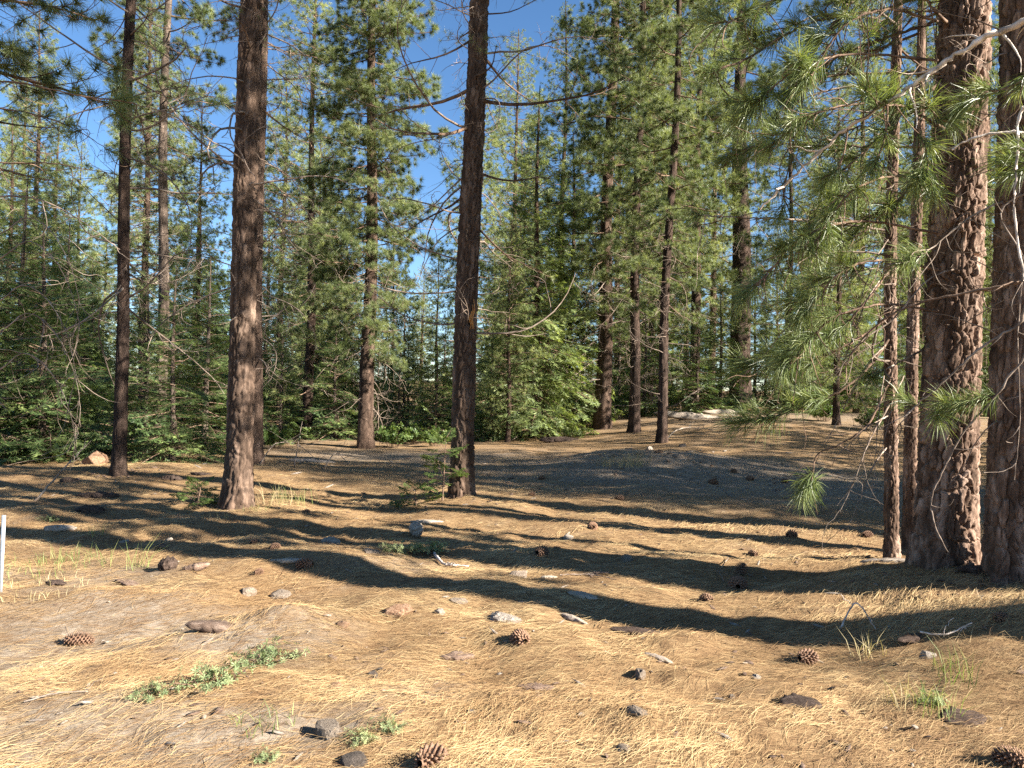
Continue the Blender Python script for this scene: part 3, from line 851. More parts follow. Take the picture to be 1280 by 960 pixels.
# J, K: two slim trunks left of the big pair; L big; M dark
G_RIGHT = 'close group of pine trunks on the right'
p = gp(1117, 7.1); d = p.y
tJ = hero('pine_tree', p, (0.0, 0.3), 'slim pine trunk with sunlit right edge, leftmost of the close right group', 'tree', G_RIGHT,
          trunk_mesh(41, rad(17, d), 11, 0.1, 60, 0.016, 5.0, BARK_BIG, (0.04, 0.10), 0.012, 0.3, 0.04))
dead(tJ, 23, 20, 1.2, 4.6, (0.3, 0.9), DEAD_FINE, unit=0.9); dead(tJ, 24, 12, 1.6, 5, (0.6, 1.5), azr=(2.2, 4.4))
live(tJ, 25, 40, 4.6, 10.8, 1.4, PINE_HI)
p = gp(1139, d + 0.95); d = p.y
tK = hero('pine_tree', p, (0.5, 0.3), 'slim pine trunk squeezed between the leftmost slim trunk and the big plated pine', 'tree', G_RIGHT,
          trunk_mesh(42, rad(16, d), 11, 0.1, 60, 0.016, 5.0, BARK_BIG, (0.04, 0.10), 0.012, 0.25, 0.04))
dead(tK, 26, 18, 1.2, 4.6, (0.3, 1.0), DEAD_FINE, unit=0.9)
live(tK, 27, 36, 5.0, 10.8, 1.4, PINE_HI)
p = gp(1184, 6.2); d = p.y; dL = d
tL = hero('pine_tree', p, (1.2, 0.0), 'big pine trunk with thick cracked bark plates, brightly lit down its right half', 'tree', G_RIGHT,
          trunk_mesh(43, rad(65, d), 20, 0.1, 170, 0.0125, 5.6, BARK_BIG, (0.062, 0.19), 0.024, 0.28, 0.03, 1.0))
dead(tL, 28, 16, 1.6, 5.5, (0.3, 1.0), DEAD_FINE, azr=(2.6, 5.6), unit=0.9)
live(tL, 29, 44, 5.6, 19.5, 2.8, PINE_HI)
p = gp(1259, 5.75); d = p.y
tM = hero('pine_tree', p, (0.2, 0.0), 'dark red shaded pine trunk, rightmost of the close group of trunks on the right', 'tree', G_RIGHT,
          trunk_mesh(44, rad(41, d), 20, 0.12, 110, 0.016, 5.2, BARK_BIG, (0.06, 0.19), 0.018, 0.28, 0.03, 1.0))
dead(tM, 30, 14, 1.0, 5.2, (0.4, 1.2), DEAD_FINE, azr=(2.2, 5.2), unit=0.9)
live(tM, 31, 40, 6.0, 19.5, 2.6, PINE_HI)

# resin scar on C
rng = np.random.RandomState(77)
zs = np.linspace(0, 0.42, 22)
acc = Acc()
for k in range(3):
    off = (k - 1) * 0.022
    P = np.stack([off + 0.012 * np.sin(zs * 20 + k), rng.randn(22) * 0.003, zs * (0.6 + 0.2 * k)], -1)
    V, Q = tubes(P[None], (0.009 * (1 - np.abs(zs / 0.42 - 0.5) * 1.5) + 0.002)[None], 6); acc.add(V, Q)
sc_o = obj('resin_scar', acc.mesh('resin_scar', [RESIN], True), tC, (0.075, -rad(33, tC.location.y) * 0.86, 2.35))

# overhanging tree outside the frame on the left: live branches top left
G_EDGE = 'pines at the edge of the view whose branches reach in'
pW = gp(-170, 9.6)
tW = hero('pine_tree', pW, (0, 0), 'pine at the left edge, its dark needled branches reach in at the top left corner', 'tree', G_EDGE,
          trunk_mesh(50, 0.2, 20, 0.1, 20, mat=BARK_MID))
live(tW, 51, 12, 4.4, 6.4, 3.0, PINE_THIN, -20, 10, azr=(-0.9, 0.7))
live(tW, 54, 12, 5.8, 8.2, 3.4, PINE_HI, -15, 10, azr=(-0.9, 0.5))
live(tW, 52, 34, 8.0, 19.5, 2.8, PINE_HI)
dead(tW, 53, 20, 2.0, 4.8, (1.4, 2.6), azr=(-0.8, 0.6), el=(-20, 20))
tV = None
def P3(*a): return [pt(*q) for q in a]
def PN(nn, *a):
    """sight-line points in the gap between two trunks' shadows, nn metres across the sun's direction"""
    return [pt(q[0], q[1], nn / (0.925 + 0.38 * (q[0] - 640) / FPX) + (q[2] if len(q) > 2 else 0)) for q in a]
limb(tW, 500, P3((-60, 105, 9.3), (20, 103, 9.2), (100, 120, 9.0), (150, 126, 9.0), (220, 140, 8.9), (275, 128, 8.9)), .016, .003, TWIG_LIVE, 9, .7, 3, 1.2)
limb(tW, 501, P3((-60, 203, 9.0), (10, 204, 9.0), (60, 204, 8.9), (110, 212, 8.8), (160, 220, 8.8)), .015, .003, TWIG_LIVE, 9, .6, 0)
limb(tW, 502, P3((-60, 240, 8.4), (0, 245, 8.4), (45, 248, 8.3), (85, 266, 8.3), (118, 288, 8.2), (150, 312, 8.2)), .014, .004, TWIG_DEAD, 8, .6, 0)
limb(tW, 503, P3((-60, 130, 9.6), (30, 140, 9.4), (90, 160, 9.3), (140, 190, 9.2)), .014, .003, TWIG_LIVE, 7, .6, 6, 1.2)
for i, (x, y) in enumerate([(-20, 330), (-25, 385), (-20, 420), (-20, 300), (-25, 470)]):
    limb(tW, 510 + i, P3((x, y, 8.2), (x + 55, y - 28, 8.1), (x + 95, y + 5, 8.0), (x + 118, y + 70, 7.9), (x + 112, y + 120, 7.9)), .009, .002, TWIG_DEAD, 12, .6, 0, name='dead_branch', grav=0.9)

# tree outside the frame on the right: holds the near branches
pV = Vector((5.2, 3.72, hz(5.2, 3.72)))
tV = hero('pine_tree', pV, (0, 0), 'pine at the right edge whose long bare branch hangs before the big trunks', 'tree', G_EDGE,
          trunk_mesh(60, 0.28, 24, 0.15, 40, 0.05, 5, BARK_BIG, (0.07, 0.16), 0.015))
live(tV, 61, 40, 6.5, 23.5, 2.7, PINE_HI)
dead(tV, 62, 12, 2.0, 5.0, (0.4, 1.2), azr=(1.6, 4.2))
limb(tV, 600, PN(6.02, (1420, -40, -0.27), (1330, 5, -0.18), (1280, 28, -0.09), (1235, 45, -0.05), (1190, 72, -0.02), (1150, 100, 0.00), (1110, 128, 0.04), (1060, 160, 0.09), (1020, 195, 0.13), (985, 226, 0.18), (950, 262, 0.23)), .028, .007, WOOD_BLEACHED, 12, .3, 0)
TW = TWIG_DEAD
limb(tV, 601, PN(6.02, (1150, 98, 0.00), (1160, 130, 0.00), (1178, 150, -0.05), (1200, 140, -0.05)), .007, .004, TWIG_LIVE, 2, .2, 3, 1.15)
limb(tV, 602, PN(6.02, (1110, 128, 0.04), (1108, 160, 0.00), (1100, 190, 0.00), (1088, 205, -0.05)), .007, .004, TWIG_LIVE, 2, .2, 3, 1.15)
limb(tV, 603, PN(6.02, (1140, 108, 0.00), (1150, 165, -0.05), (1160, 205, -0.09), (1150, 232, -0.09)), .008, .004, TWIG_LIVE, 3, .25, 5, 1.2)
limb(tV, 604, PN(6.02, (1060, 160, 0.09), (1055, 190, 0.04), (1045, 214, 0.04), (1030, 222, 0.04)), .006, .004, TWIG_LIVE, 2, .2, 3, 1.1)
limb(tV, 605, PN(6.02, (1330, 70, -0.13), (1280, 100, -0.09), (1235, 118, -0.09), (1208, 128, -0.09)), .01, .004, TWIG_LIVE, 3, .25, 3, 1.2)
limb(tV, 606, PN(6.02, (1340, 180, -0.18), (1295, 205, -0.13), (1262, 220, -0.13)), .009, .004, TWIG_LIVE, 2, .25, 4, 1.2)
limb(tV, 607, PN(6.02, (1340, 130, -0.23), (1278, 138, -0.18), (1272, 190, -0.18), (1268, 250, -0.18), (1277, 330, -0.18), (1300, 400, -0.18)), .013, .006, WOOD_BLEACHED, 4, .15, 0, name='dead_branch')
limb(tV, 608, PN(6.02, (1340, 168, -0.13), (1275, 166, -0.13), (1240, 167, -0.13), (1205, 178, -0.13), (1190, 187, -0.13)), .014, .006, WOOD_BLEACHED, 3, .12, 0, name='dead_branch')
limb(tV, 609, PN(6.02, (1360, 330, -0.09), (1290, 348, 0.00), (1240, 360, 0.04), (1160, 376, 0.09), (1110, 396, 0.13), (1072, 432, 0.18), (1050, 470, 0.23)), .014, .004, TWIG_LIVE, 8, .35, 0, name='dead_branch')
limb(tV, 610, PN(6.02, (1350, 350, -0.27), (1270, 408, -0.18), (1222, 438, -0.13), (1175, 482, -0.09), (1140, 512, -0.05), (1115, 545, 0.00)), .012, .003, TWIG_DEAD, 6, .3, 0, name='dead_branch')
limb(tV, 611, PN(6.02, (1350, 410, -0.18), (1275, 456, -0.13), (1245, 495, -0.13), (1205, 540, -0.09), (1178, 590, -0.09), (1164, 625, -0.09), (1170, 660, -0.09), (1185, 690, -0.09)), .010, .003, TWIG_DEAD, 4, .25, 0, name='dead_branch')
limb(tL, 612, P3((1197, 335, 6.1), (1160, 350, 5.8), (1115, 400, 5.7), (1075, 428, 5.7), (1040, 475, 5.8)), .008, .003, TWIG_DEAD, 6, .35, 0, name='dead_branch')
limb(tV, 613, PN(6.02, (1243, 497, -0.13), (1205, 505, -0.05), (1170, 515, 0.00), (1130, 500, 0.00)), .007, .004, TWIG_LIVE, 2, .2, 3, 1.05)
limb(tV, 614, PN(6.02, (1270, 478, -0.13), (1235, 500, -0.09), (1200, 506, -0.09)), .007, .004, TWIG_LIVE, 2, .2, 3, 1.0)
limb(tV, 615, P3((1290, 240, 5.0), (1280, 330, 5.0), (1272, 420, 5.0), (1275, 520, 5.0), (1268, 600, 5.0)), .006, .002, TWIG_DEAD, 8, .25, 0, name='dead_branch')
# branches of the slim trunks reaching left with the low sunlit tufts
limb(tJ, 620, PN(7.62, (1115, 395, 0.27), (1060, 430, 0.02), (1010, 450, 0.02), (965, 458, 0.02), (930, 455, 0.02)), .014, .004, TWIG_LIVE, 8, .4, 7, 1.35)
limb(tJ, 621, PN(7.62, (1115, 420, 0.27), (1075, 470, -0.02), (1030, 500, -0.07), (985, 515, -0.07), (950, 528, -0.07), (918, 530, -0.07)), .013, .004, TWIG_LIVE, 8, .4, 8, 1.35)
limb(tJ, 622, PN(7.62, (1115, 470, 0.27), (1085, 530, -0.07), (1050, 555, -0.11), (1022, 568, -0.11), (1016, 592, -0.16), (1012, 612, -0.16)), .011, .004, TWIG_LIVE, 7, .35, 4, 1.2, tuft_from=.75)
limb(tJ, 623, PN(7.62, (1118, 330, 0.27), (1080, 380, 0.02), (1050, 410, 0.02), (1010, 425, 0.02), (985, 440, 0.02)), .012, .004, TWIG_LIVE, 8, .4, 6, 1.3)
limb(tJ, 624, PN(7.62, (1120, 250, 0.27), (1080, 290, 0.07), (1030, 310, 0.07), (985, 320, 0.07), (945, 350, 0.07)), .012, .004, TWIG_LIVE, 8, .4, 7, 1.3)
limb(tJ, 625, PN(7.62, (1115, 500, 0.27), (1085, 555, -0.07), (1068, 600, -0.11), (1050, 640, -0.16)), .008, .002, TWIG_DEAD, 8, .4, 0, name='dead_branch')
for i, (x0, y0, x1, y1) in enumerate([(1108, 430, 1030, 560), (1105, 470, 1090, 620), (1110, 520, 1040, 575), (1100, 350, 1045, 480), (1110, 300, 1060, 420), (1108, 560, 1060, 660), (1130, 470, 1098, 580)]):
    limb(tJ, 640 + i, P3((x0, y0, 7.06), ((x0 * 2 + x1) / 3, y0 + (y1 - y0) * .22, 6.5), ((x0 + 2 * x1) / 3, y0 + (y1 - y0) * .6, 6.4), (x1, y1, 6.3)), .006, .0018, TWIG_DEAD, 7, .35, 0, name='dead_branch', grav=0.9)
# higher dark branches of the big trunks reaching left across the sky
for i, q in enumerate([
        [(1190, 20, 6.6), (1130, 40, 6.5), (1085, 55, 6.4), (1040, 75, 6.3), (1000, 110, 6.2), (965, 150, 6.1)],
        [(1185, -60, 6.6), (1100, -30, 6.4), (1055, 15, 6.3), (1012, 75, 6.2), (1000, 150, 6.1), (985, 215, 6.1), (975, 270, 6.1)],
        [(1200, 90, 6.6), (1140, 130, 6.4), (1090, 180, 6.3), (1040, 230, 6.2), (1000, 300, 6.1)],
        [(1200, 150, 6.6), (1150, 220, 6.4), (1100, 265, 6.3), (1040, 285, 6.2)],
        [(1190, -20, 6.6), (1110, 10, 6.4), (1010, 30, 6.2), (930, 75, 6.1), (880, 90, 6.0)],
        [(1190, -90, 6.6), (1100, -80, 6.4), (1000, -20, 6.2), (930, 20, 6.0), (890, 30, 6.0)]]):
    limb(tL, 660 + i, P3(*q), .017, .004, TWIG_LIVE, 12, .55, 8, 1.25, tuft_from=.3)
for i, q in enumerate([[(1258, 250, 5.75), (1215, 270, 5.6), (1165, 310, 5.5), (1130, 330, 5.45)], [(1185, 300, 6.5), (1120, 330, 6.3), (1060, 340, 6.2)], [(1185, 420, 6.5), (1120, 455, 6.2), (1085, 470, 6.1)]]):
    limb(tM if i == 0 else tL, 680 + i, P3(*q), .010, .003, TWIG_DEAD, 10, .4, 2, 1.1, tuft_from=.7)

rng = np.random.RandomState(99)
for i in range(15):
    z0 = 2.9 + 3.9 * (i + rng.rand()) / 15
    az = math.radians(150 + 75 * rng.rand()); L = 1.1 + 1.1 * rng.rand()
    b0 = tL.location + Vector((0, 0, z0)) if i % 3 else tJ.location + Vector((0, 0, min(z0, 5.0)))
    dv = Vector((math.cos(az), math.sin(az), 0))
    sag = -0.1 - 0.35 * rng.rand()
    ptsl = [b0 + dv * (L * q) + Vector((0, 0, L * (0.12 * q + sag * q * q))) + Vector(tuple(rng.randn(3) * 0.05 * q)) for q in (0.05, .3, .55, .8, 1.0)]
    limb(tL if i % 3 else tJ, 720 + i, ptsl, .013, .004, TWIG_LIVE if i % 3 else TWIG_DEAD, 16, .55, 7 if i % 3 else 1, 1.25, tuft_from=.35, grav=.8)

rng = np.random.RandomState(123)
for i in range(7):
    y0 = -20 + 470 * (i + rng.rand()) / 7
    x1 = 1120 - 60 * rng.rand(); dx = 35 + 35 * rng.rand(); dy = 25 + 40 * rng.rand(); up = -20 * rng.rand()
    ptsl = P3((1172, y0, 6.05)) + PN(6.35, (x1 + 10, y0 + up)) + PN(6.1, (x1 - dx, y0 + up + dy * .35), (x1 - dx * 1.8, y0 + dy), (x1 - dx * 2.3, y0 + dy * 1.7))
    limb(tL, 760 + i, ptsl, .011, .004, TWIG_LIVE, 16, .45, 6, 1.2, tuft_from=.45, grav=.9)

# ------------------------------------------------------------------ trees farther back, one by one
G_BACK = 'trees of the forest behind the clearing'
BACK = [
 # key, name, category, px, depth, scale, rz, label
 ('cedar_a', 'cedar_tree', 668, 24.0, 0.86, 0.3, 'bright yellow green cedar reaching to the ground just right of the resin scarred pine'),
 ('pine_d', 'pine_tree', 636, 22.5, 0.55, 1.2, 'young pine with puffy sunlit needle tufts standing in front of the bright green cedar'),
 ('cedar_a', 'cedar_tree', 712, 26.5, 0.80, 2.0, 'smaller green cedar tucked in between the bright cedar and the grey barked pine'),
 ('fir_b', 'fir_tree', 218, 15.5, 0.72, 0.5, 'small fir with flat dark sprays and thin grey stem, left of thick red pine'),
 ('fir_b', 'fir_tree', 258, 18.5, 0.85, 2.5, 'small dark fir whose sprays touch the left side of the thick red brown trunk'),
 ('fir_b', 'fir_tree', 28, 17.0, 1.12, 1.0, 'broad dark conifer at the left edge with bright lower sprays'),
 ('fir_b', 'fir_tree', 80, 20.0, 1.05, 2.2, 'dark conifer with yellow green sunlit side, right beside the broad one at the left edge'),
 ('fir_b', 'fir_tree', 52, 16.0, 0.95, 5.0, 'dense dark evergreen filling the space between the two conifers at the left edge'),
 ('fir_b', 'fir_tree', 182, 17.5, 0.75, 3.9, 'full young fir directly right of the slim dark trunk'),
 ('fir_b', 'fir_tree', 420, 23.0, 0.70, 0.4, 'dark young fir left of the bushy pine, near its foot'),
 ('fir_b', 'fir_tree', 615, 23.5, 0.62, 0.8, 'dark young fir between the resin scarred trunk and the bright cedar'),
 ('fir_b', 'fir_tree', -10, 15.5, 0.95, 2.7, 'half seen dark conifer cut off by the left edge beneath the grey dead branches'),
 ('cedar_a', 'cedar_tree', 105, 24.0, 0.40, 0.2, 'low bright green conifer just left of the slim dark trunk'),
 ('pine_c', 'pine_tree', 385, 24.0, 0.95, 1.4, 'slender pine with bare lower trunk between the thick red brown pine and the bushy pine'),
 ('fir_b', 'fir_tree', 352, 21.0, 0.55, 1.9, 'low bright green fir bush beside the thick red brown trunk, right of it'),
 ('fir_b', 'fir_tree', 500, 24.0, 0.55, 0.9, 'dark little fir at the foot of the bushy pine, to its right'),
 ('fir_b', 'fir_tree', 545, 23.0, 0.60, 3.3, 'little fir just left of the pine with the resin scar, well behind it'),
 ('pine_c', 'pine_tree', 545, 33.0, 0.46, 0.1, 'thin young pine with its tip against the blue gap left of the resin scarred pine'),
 ('pine_d', 'pine_tree', 505, 29.0, 0.5, 2.1, 'low puffy pine filling the space right of the bushy pine'),
 ('pine_b', 'pine_tree', 640, 34.0, 0.85, 4.0, 'tall pine behind the bright green cedar, showing above its tip'),
 ('pine_b', 'pine_tree', 700, 36.0, 0.95, 5.0, 'tall hazy pine above the gap between the bright cedar and the grey barked pine'),
 ('pine_a', 'pine_tree', 868, 34.0, 1.0, 0.4, 'tall pine between the slim leaning dark pine and the big pine on the rise'),
 ('fir_b', 'fir_tree', 872, 28.0, 0.75, 1.1, 'dark fir in the shade left of the big pine on the rise'),
 ('fir_b', 'fir_tree', 900, 30.0, 0.9, 4.1, 'dark fir hidden in the shade directly behind the big pine on the rise'),
 ('pine_c', 'pine_tree', 985, 30.0, 0.85, 3.0, 'bushy pine right of the big pine on the rise'),
 ('pine_d', 'pine_tree', 1046, 23.0, 0.85, 2.4, 'shaded pine behind the low sunlit needle tufts'),
 ('pine_b', 'pine_tree', 1075, 32.0, 0.9, 2.9, 'pine seen between the low needle tufts and the slim trunks on the right'),
 ('pine_c', 'pine_tree', 1165, 27.0, 0.9, 0.6, 'pine seen through the gaps of the close trunks on the right'),
 ('pine_b', 'pine_tree', 1285, 25.0, 0.9, 1.6, 'pine glimpsed between the dark red trunk and the right edge'),
 ('fir_a', 'fir_tree', 1010, 36.0, 0.7, 4.6, 'pointed fir at the back, between the rise pine and the right hand trunks'),
 ('pine_b', 'pine_tree', 40, 33.0, 0.85, 0.8, 'yellow green sunlit pine behind the conifers at the left edge, taller than they are'),
 ('cedar_a', 'cedar_tree', 8, 29.0, 0.90, 4.0, 'tall bright cedar rising above the dark conifers at the very left edge'),
 ('cedar_a', 'cedar_tree', 66, 35.0, 1.05, 5.5, 'tall sunlit cedar behind the second dark conifer from the left edge'),
 ('cedar_a', 'cedar_tree', 430, 27.0, 0.62, 1.5, 'bright cedar showing just left of the bushy pine trunk'),
 ('cedar_a', 'cedar_tree', 245, 27.0, 0.70, 3.5, 'bright cedar behind the small firs left of the thick red trunk'),
 ('cedar_a', 'cedar_tree', 112, 33.0, 0.55, 2.6, 'bright cedar closing the gap just left of the slim dark trunk'),
 ('fir_a', 'fir_tree', 128, 44.0, 0.80, 0.9, 'far pointed fir touching the left side of the slim dark trunk'),
 ('pine_c', 'pine_tree', 95, 38.0, 0.80, 2.0, 'sunlit pine whose pale tip stands against the sky left of the slim dark trunk'),
 ('pine_a', 'pine_tree', 178, 31.0, 0.72, 3.0, 'pale trunked pine right behind the slim dark trunk'),
 ('pine_c', 'pine_tree', 245, 32.0, 0.8, 1.0, 'sunlit pine filling the space left of the thick red brown trunk'),
 ('pine_c', 'pine_tree', 350, 33.0, 0.95, 5.2, 'pine standing behind the slimmer half hidden trunk, left of the slender pine'),
 ('fir_a', 'fir_tree', 410, 30.0, 0.75, 4.4, 'dark fir filling the gap between slender pine and bushy pine'),
 ('pine_c', 'pine_tree', 592, 30.0, 0.85, 3.6, 'pine standing directly behind the resin scarred trunk'),
 ('pine_b', 'pine_tree', 770, 40.0, 0.95, 4.4, 'tall pine far behind the grey barked pine and its straight dark neighbour'),
 ('fir_b', 'fir_tree', 775, 33.0, 0.9, 0.0, 'shaded fir in the gap between the grey barked pine and its straight dark neighbour'),
 ('pine_c', 'pine_tree', 812, 36.0, 0.9, 0.0, 'pine filling the gap between the straight dark pine and the leaning one'),
]
CATS = {'cedar_tree': 'tree', 'fir_tree': 'tree', 'pine_tree': 'tree'}
for key, name, px, dep, sc, rz, lab in BACK:
    place_variant(key, name, gp(px, dep), rz, sc, lab, 'tree', G_BACK)
# the deeper forest: nothing tells these apart
def region(px):
    for lim, txt in ((148, 'left of the slim dark trunk'), (297, 'between slim dark and thick red trunks'), (457, 'between thick red trunk and bushy pine'),
                     (577, 'between bushy pine and scarred trunk'), (752, 'between scarred trunk and grey barked pine'), (926, 'between grey barked and big far pine'),
                     (1117, 'between big far pine and slim right trunks')):
        if px < lim: return txt
    return 'through the close right trunks'
RANK = ['tallest', 'second tallest', 'third tallest', 'fourth tallest', 'fifth tallest', 'sixth tallest', 'seventh tallest', 'eighth tallest', 'ninth tallest', 'tenth tallest', 'eleventh tallest', 'twelfth tallest']
def label_by_height(items, fmt):
    """items: (object, region, kind, apparent height); the label tells the tree's rank by height among its like in that gap"""
    groups = {}
    for it in items: groups.setdefault((it[1], it[2]), []).append(it)
    for (reg, kd), its in groups.items():
        its.sort(key=lambda q: -q[3])
        for q, it in enumerate(its):
            it[0]['label'] = fmt % ((RANK[min(q, 11)] if len(its) > 1 else 'lone'), kd, reg)
deep, low = [], []
rng = np.random.RandomState(5)
G_DEEP = 'distant trees deep in the forest'
slots = []
for dep0, n in ((40, 13), (49, 15), (58, 17), (70, 24)):
    for i in range(n):
        slots.append((-120 + 1560 * (i + rng.rand()) / n, dep0 + rng.rand() * 7))
for px, dep in slots:
    key = ['pine_a', 'pine_b', 'pine_c', 'fir_a', 'pine_b', 'cedar_a'][rng.randint(6)]
    if 480 < px < 575 or 40 < px < 165 or 215 < px < 280: key = ['pine_d', 'fir_b', 'pine_d', 'pine_d'][rng.randint(4)]
    sc_ = 0.75 + 0.35 * rng.rand()
    e = place_variant(key, {'p': 'pine_tree', 'f': 'fir_tree', 'c': 'cedar_tree'}[key[0]], gp(px, dep), rng.rand() * 6, sc_, None, 'tree', G_DEEP)
    deep.append((e, region(px), {'p': 'pine', 'f': 'fir', 'c': 'cedar'}[key[0]], VAR[key][3] * sc_ / dep))
label_by_height(deep, '%s distant %s of the deep forest %s')
# low dark firs of the understorey
G_UND = 'low firs of the distant understorey'
for i in range(52):
    px = -60 + 1400 * (i + rng.rand()) / 52; dep = 27 + rng.rand() * 26
    sc_ = 0.6 + 0.6 * rng.rand()
    e = place_variant('fir_b', 'fir_tree', gp(px, dep), rng.rand() * 6, sc_, None, 'tree', G_UND)
    low.append((e, region(px), 'low young fir', sc_ / dep))
label_by_height(low, '%s %s far back %s')
# trees outside the frame on the right whose shadows cross the clearing
G_OFF = 'trees beyond the right edge whose shadows cross the clearing'
OFF = [(9.0, 3.36, 'pine_tall', 1.0), (13.0, 7.4, 'pine_d', .85), (15.0, 8.2, 'pine_d', .9), (12.5, 6.4, 'pine_d', .75), (16.8, 5.6, 'pine_d', .85), (25.0, 4.6, 'pine_c', 1.0), (9.5, 5.6, 'pine_tall', .75), (9.5, 6.6, 'pine_tall', .9), (12.5, 8.4, 'pine_tall', .9), (11.0, 10.3, 'pine_tall', 1.0),
       (16.0, 6.3, 'pine_c', .85), (19.0, 6.1, 'pine_c', .95), (17.5, 9.4, 'pine_c', .9), (24.0, 7.2, 'pine_c', 1.1), (13.5, 13.2, 'pine_d', .8), (16.0, 15.8, 'pine_d', .8), (14.6, 18.0, 'pine_d', .75), (19.0, 13.0, 'pine_d', .9), (18.5, 19.0, 'pine_d', .7)]
OFFL = []
for x, y, key, sc in OFF:
    e = place_variant(key, 'pine_tree', (x, y, hz(x, y)), rng.rand() * 6, sc, None, 'tree', G_OFF)
    OFFL.append((SUN_H.x * 0 + x * 0.38 + y * 0.925, e))
for q, (nn, e) in enumerate(sorted(OFFL, key=lambda it: it[0])):
    e['label'] = 'pine beyond the right edge throwing the %s shadow across the clearing, counted from the front' % ['second', 'third', 'fourth', 'fifth', 'sixth', 'seventh', 'eighth', 'ninth', 'tenth', 'eleventh', 'twelfth', 'thirteenth', 'fourteenth', 'fifteenth', 'sixteenth', 'seventeenth', 'eighteenth', 'nineteenth', 'twentieth', 'twenty-first', 'twenty-second', 'twenty-third', 'twenty-fourth'][q]

# ------------------------------------------------------------------ fallen needles, debris
rng = np.random.RandomState(90)
NL = 280000
dd = np.linspace(1.5, 17, 4000)
pdf = (0.78 * dd + 1.5) * dd ** -1.75
cdf = np.cumsum(pdf); cdf /= cdf[-1]
d_ = np.interp(rng.rand(NL), cdf, dd)
x_ = (rng.rand(NL) * 2 - 1) * (0.78 * d_ + 1.5)
dm_ = dirtf(x_, d_) + 1.5 * fbm(x_ * 1.1, d_ * 1.1, 71, 3)
keep = rng.rand(NL) < np.clip(1.25 - 0.95 * sstep(0.9, 1.6, dm_), 0.1, 1)
keep &= rng.rand(NL) < 0.32 + 0.68 * sstep(0.32, 0.54, fbm(x_ * 2.4, d_ * 2.9, 72, 3))
x_, d_ = x_[keep], d_[keep]; n = len(x_)
flow = 0.25 + 1.1 * (fbm(x_ / 0.9, d_ / 0.9, 73, 2) - 0.5) * 2 + rng.randn(n) * 0.42
heap = np.exp(-(((x_ - 3.2) / 1.1) ** 2 + ((d_ - 4.7) / 0.8) ** 2))
flow += heap * rng.randn(n) * 0.5
Ln = np.where(rng.rand(n) < 0.3, 0.03 + 0.07 * rng.rand(n), 0.10 + 0.11 * rng.rand(n)); wd = (0.0009 + 0.0009 * rng.rand(n)) * np.maximum(1, d_ / 4.0) ** 0.75
ca, sa = np.cos(flow), np.sin(flow)
curv = rng.randn(n) * 0.08
lift0 = 0.002 + 0.010 * rng.rand(n) ** 2; lift1 = 0.004 + (0.028 + 0.05 * heap) * rng.rand(n) ** 2.2; lift2 = 0.001 + (0.035 + 0.07 * heap) * rng.rand(n) ** 3
def along(s, off):
    px_ = x_ + ca * Ln * s - sa * Ln * off; py_ = d_ + sa * Ln * s + ca * Ln * off
    return px_, py_
p0 = along(-0.5, curv); p1 = along(0.0, -curv); p2 = along(0.5, curv)
def v3(p, l, sgn, w=1.0):
    return np.stack([p[0] - sa * wd * sgn * w * .5, p[1] + ca * wd * sgn * w * .5, h(p[0], p[1]) + l + sgn * wd * 0.25], -1)
VV = np.stack([v3(p0, lift0, -1, .7), v3(p0, lift0, 1, .7), v3(p1, lift1, -1), v3(p1, lift1, 1), v3(p2, lift2, 0)], 1).reshape(-1, 3)
k = np.arange(n)[:, None] * 5
tint = np.clip(0.28 + 0.62 * rng.rand(n) ** 0.8 + 0.7 * (fbm(x_ * 1.5, d_ * 1.9, 74, 3) - 0.5) - 0.55 * (rng.rand(n) < 0.16), 0, 1)
o = obj('pine_needle_litter', mesh('pine_needle_litter', VV, k + np.array([[0, 2, 3, 1]]), k + np.array([[2, 4, 3]]), [LITTER], np.repeat(tint, 5)))
tag(o, 'straw coloured fallen pine needles lying over the whole clearing floor', 'needle litter', kind='stuff')

def chunk_arrays(rng, L, W, T, rings=9, sides=8, rough=0.2, bend=0.0, pinch=0.55):
    """an irregular slab or splinter along X: a closed lumpy tube of W x T cross-section"""
    s = np.linspace(0, 1, rings)
    prof = np.clip(np.sin(np.clip(s * 1.0, 0.0, 1) * math.pi), 0, 1) ** 0.35 * (1 - pinch * np.abs(s - 0.5) * (0.4 + rng.rand()))
    prof[0] *= 0.2; prof[-1] *= 0.2
    a = np.arange(sides) * 2 * math.pi / sides
    ca_, sa_ = np.cos(a), np.sin(a)
    cx = np.sign(ca_) * np.abs(ca_) ** 0.6; cz = np.sign(sa_) * np.abs(sa_) ** 0.6
    jit = 1 + rough * rng.randn(rings, sides) + rough * 0.8 * rng.randn(rings, 1)
    Xs = (s - 0.5)[:, None] * L + rough * 0.25 * L * rng.randn(rings, sides) / rings * 2
    Ys = 0.5 * W * prof[:, None] * cx[None] * jit + 0.1 * W * rng.randn() * np.sin(s * 4)[:, None]
    Zs = 0.5 * T * prof[:, None] * cz[None] * (1 + rough * rng.randn(rings, sides)) + bend * L * ((s - 0.5) ** 2)[:, None]
    V = np.stack([Xs, Ys, Zs], -1).reshape(-1, 3)
    idx = np.arange(rings * sides).reshape(rings, sides)
    Q = np.stack([idx[:-1], np.roll(idx, -1, 1)[:-1], np.roll(idx, -1, 1)[1:], idx[1:]], -1).reshape(-1, 4)
    c0, c1 = len(V), len(V) + 1
    V = np.vstack([V, V[:sides].mean(0), V[-sides:].mean(0)])
    T_ = [[c0, (i + 1) % sides, i] for i in range(sides)] + [[c1, idx[-1, i], idx[-1, (i + 1) % sides]] for i in range(sides)]
    return V, Q, np.array(T_)

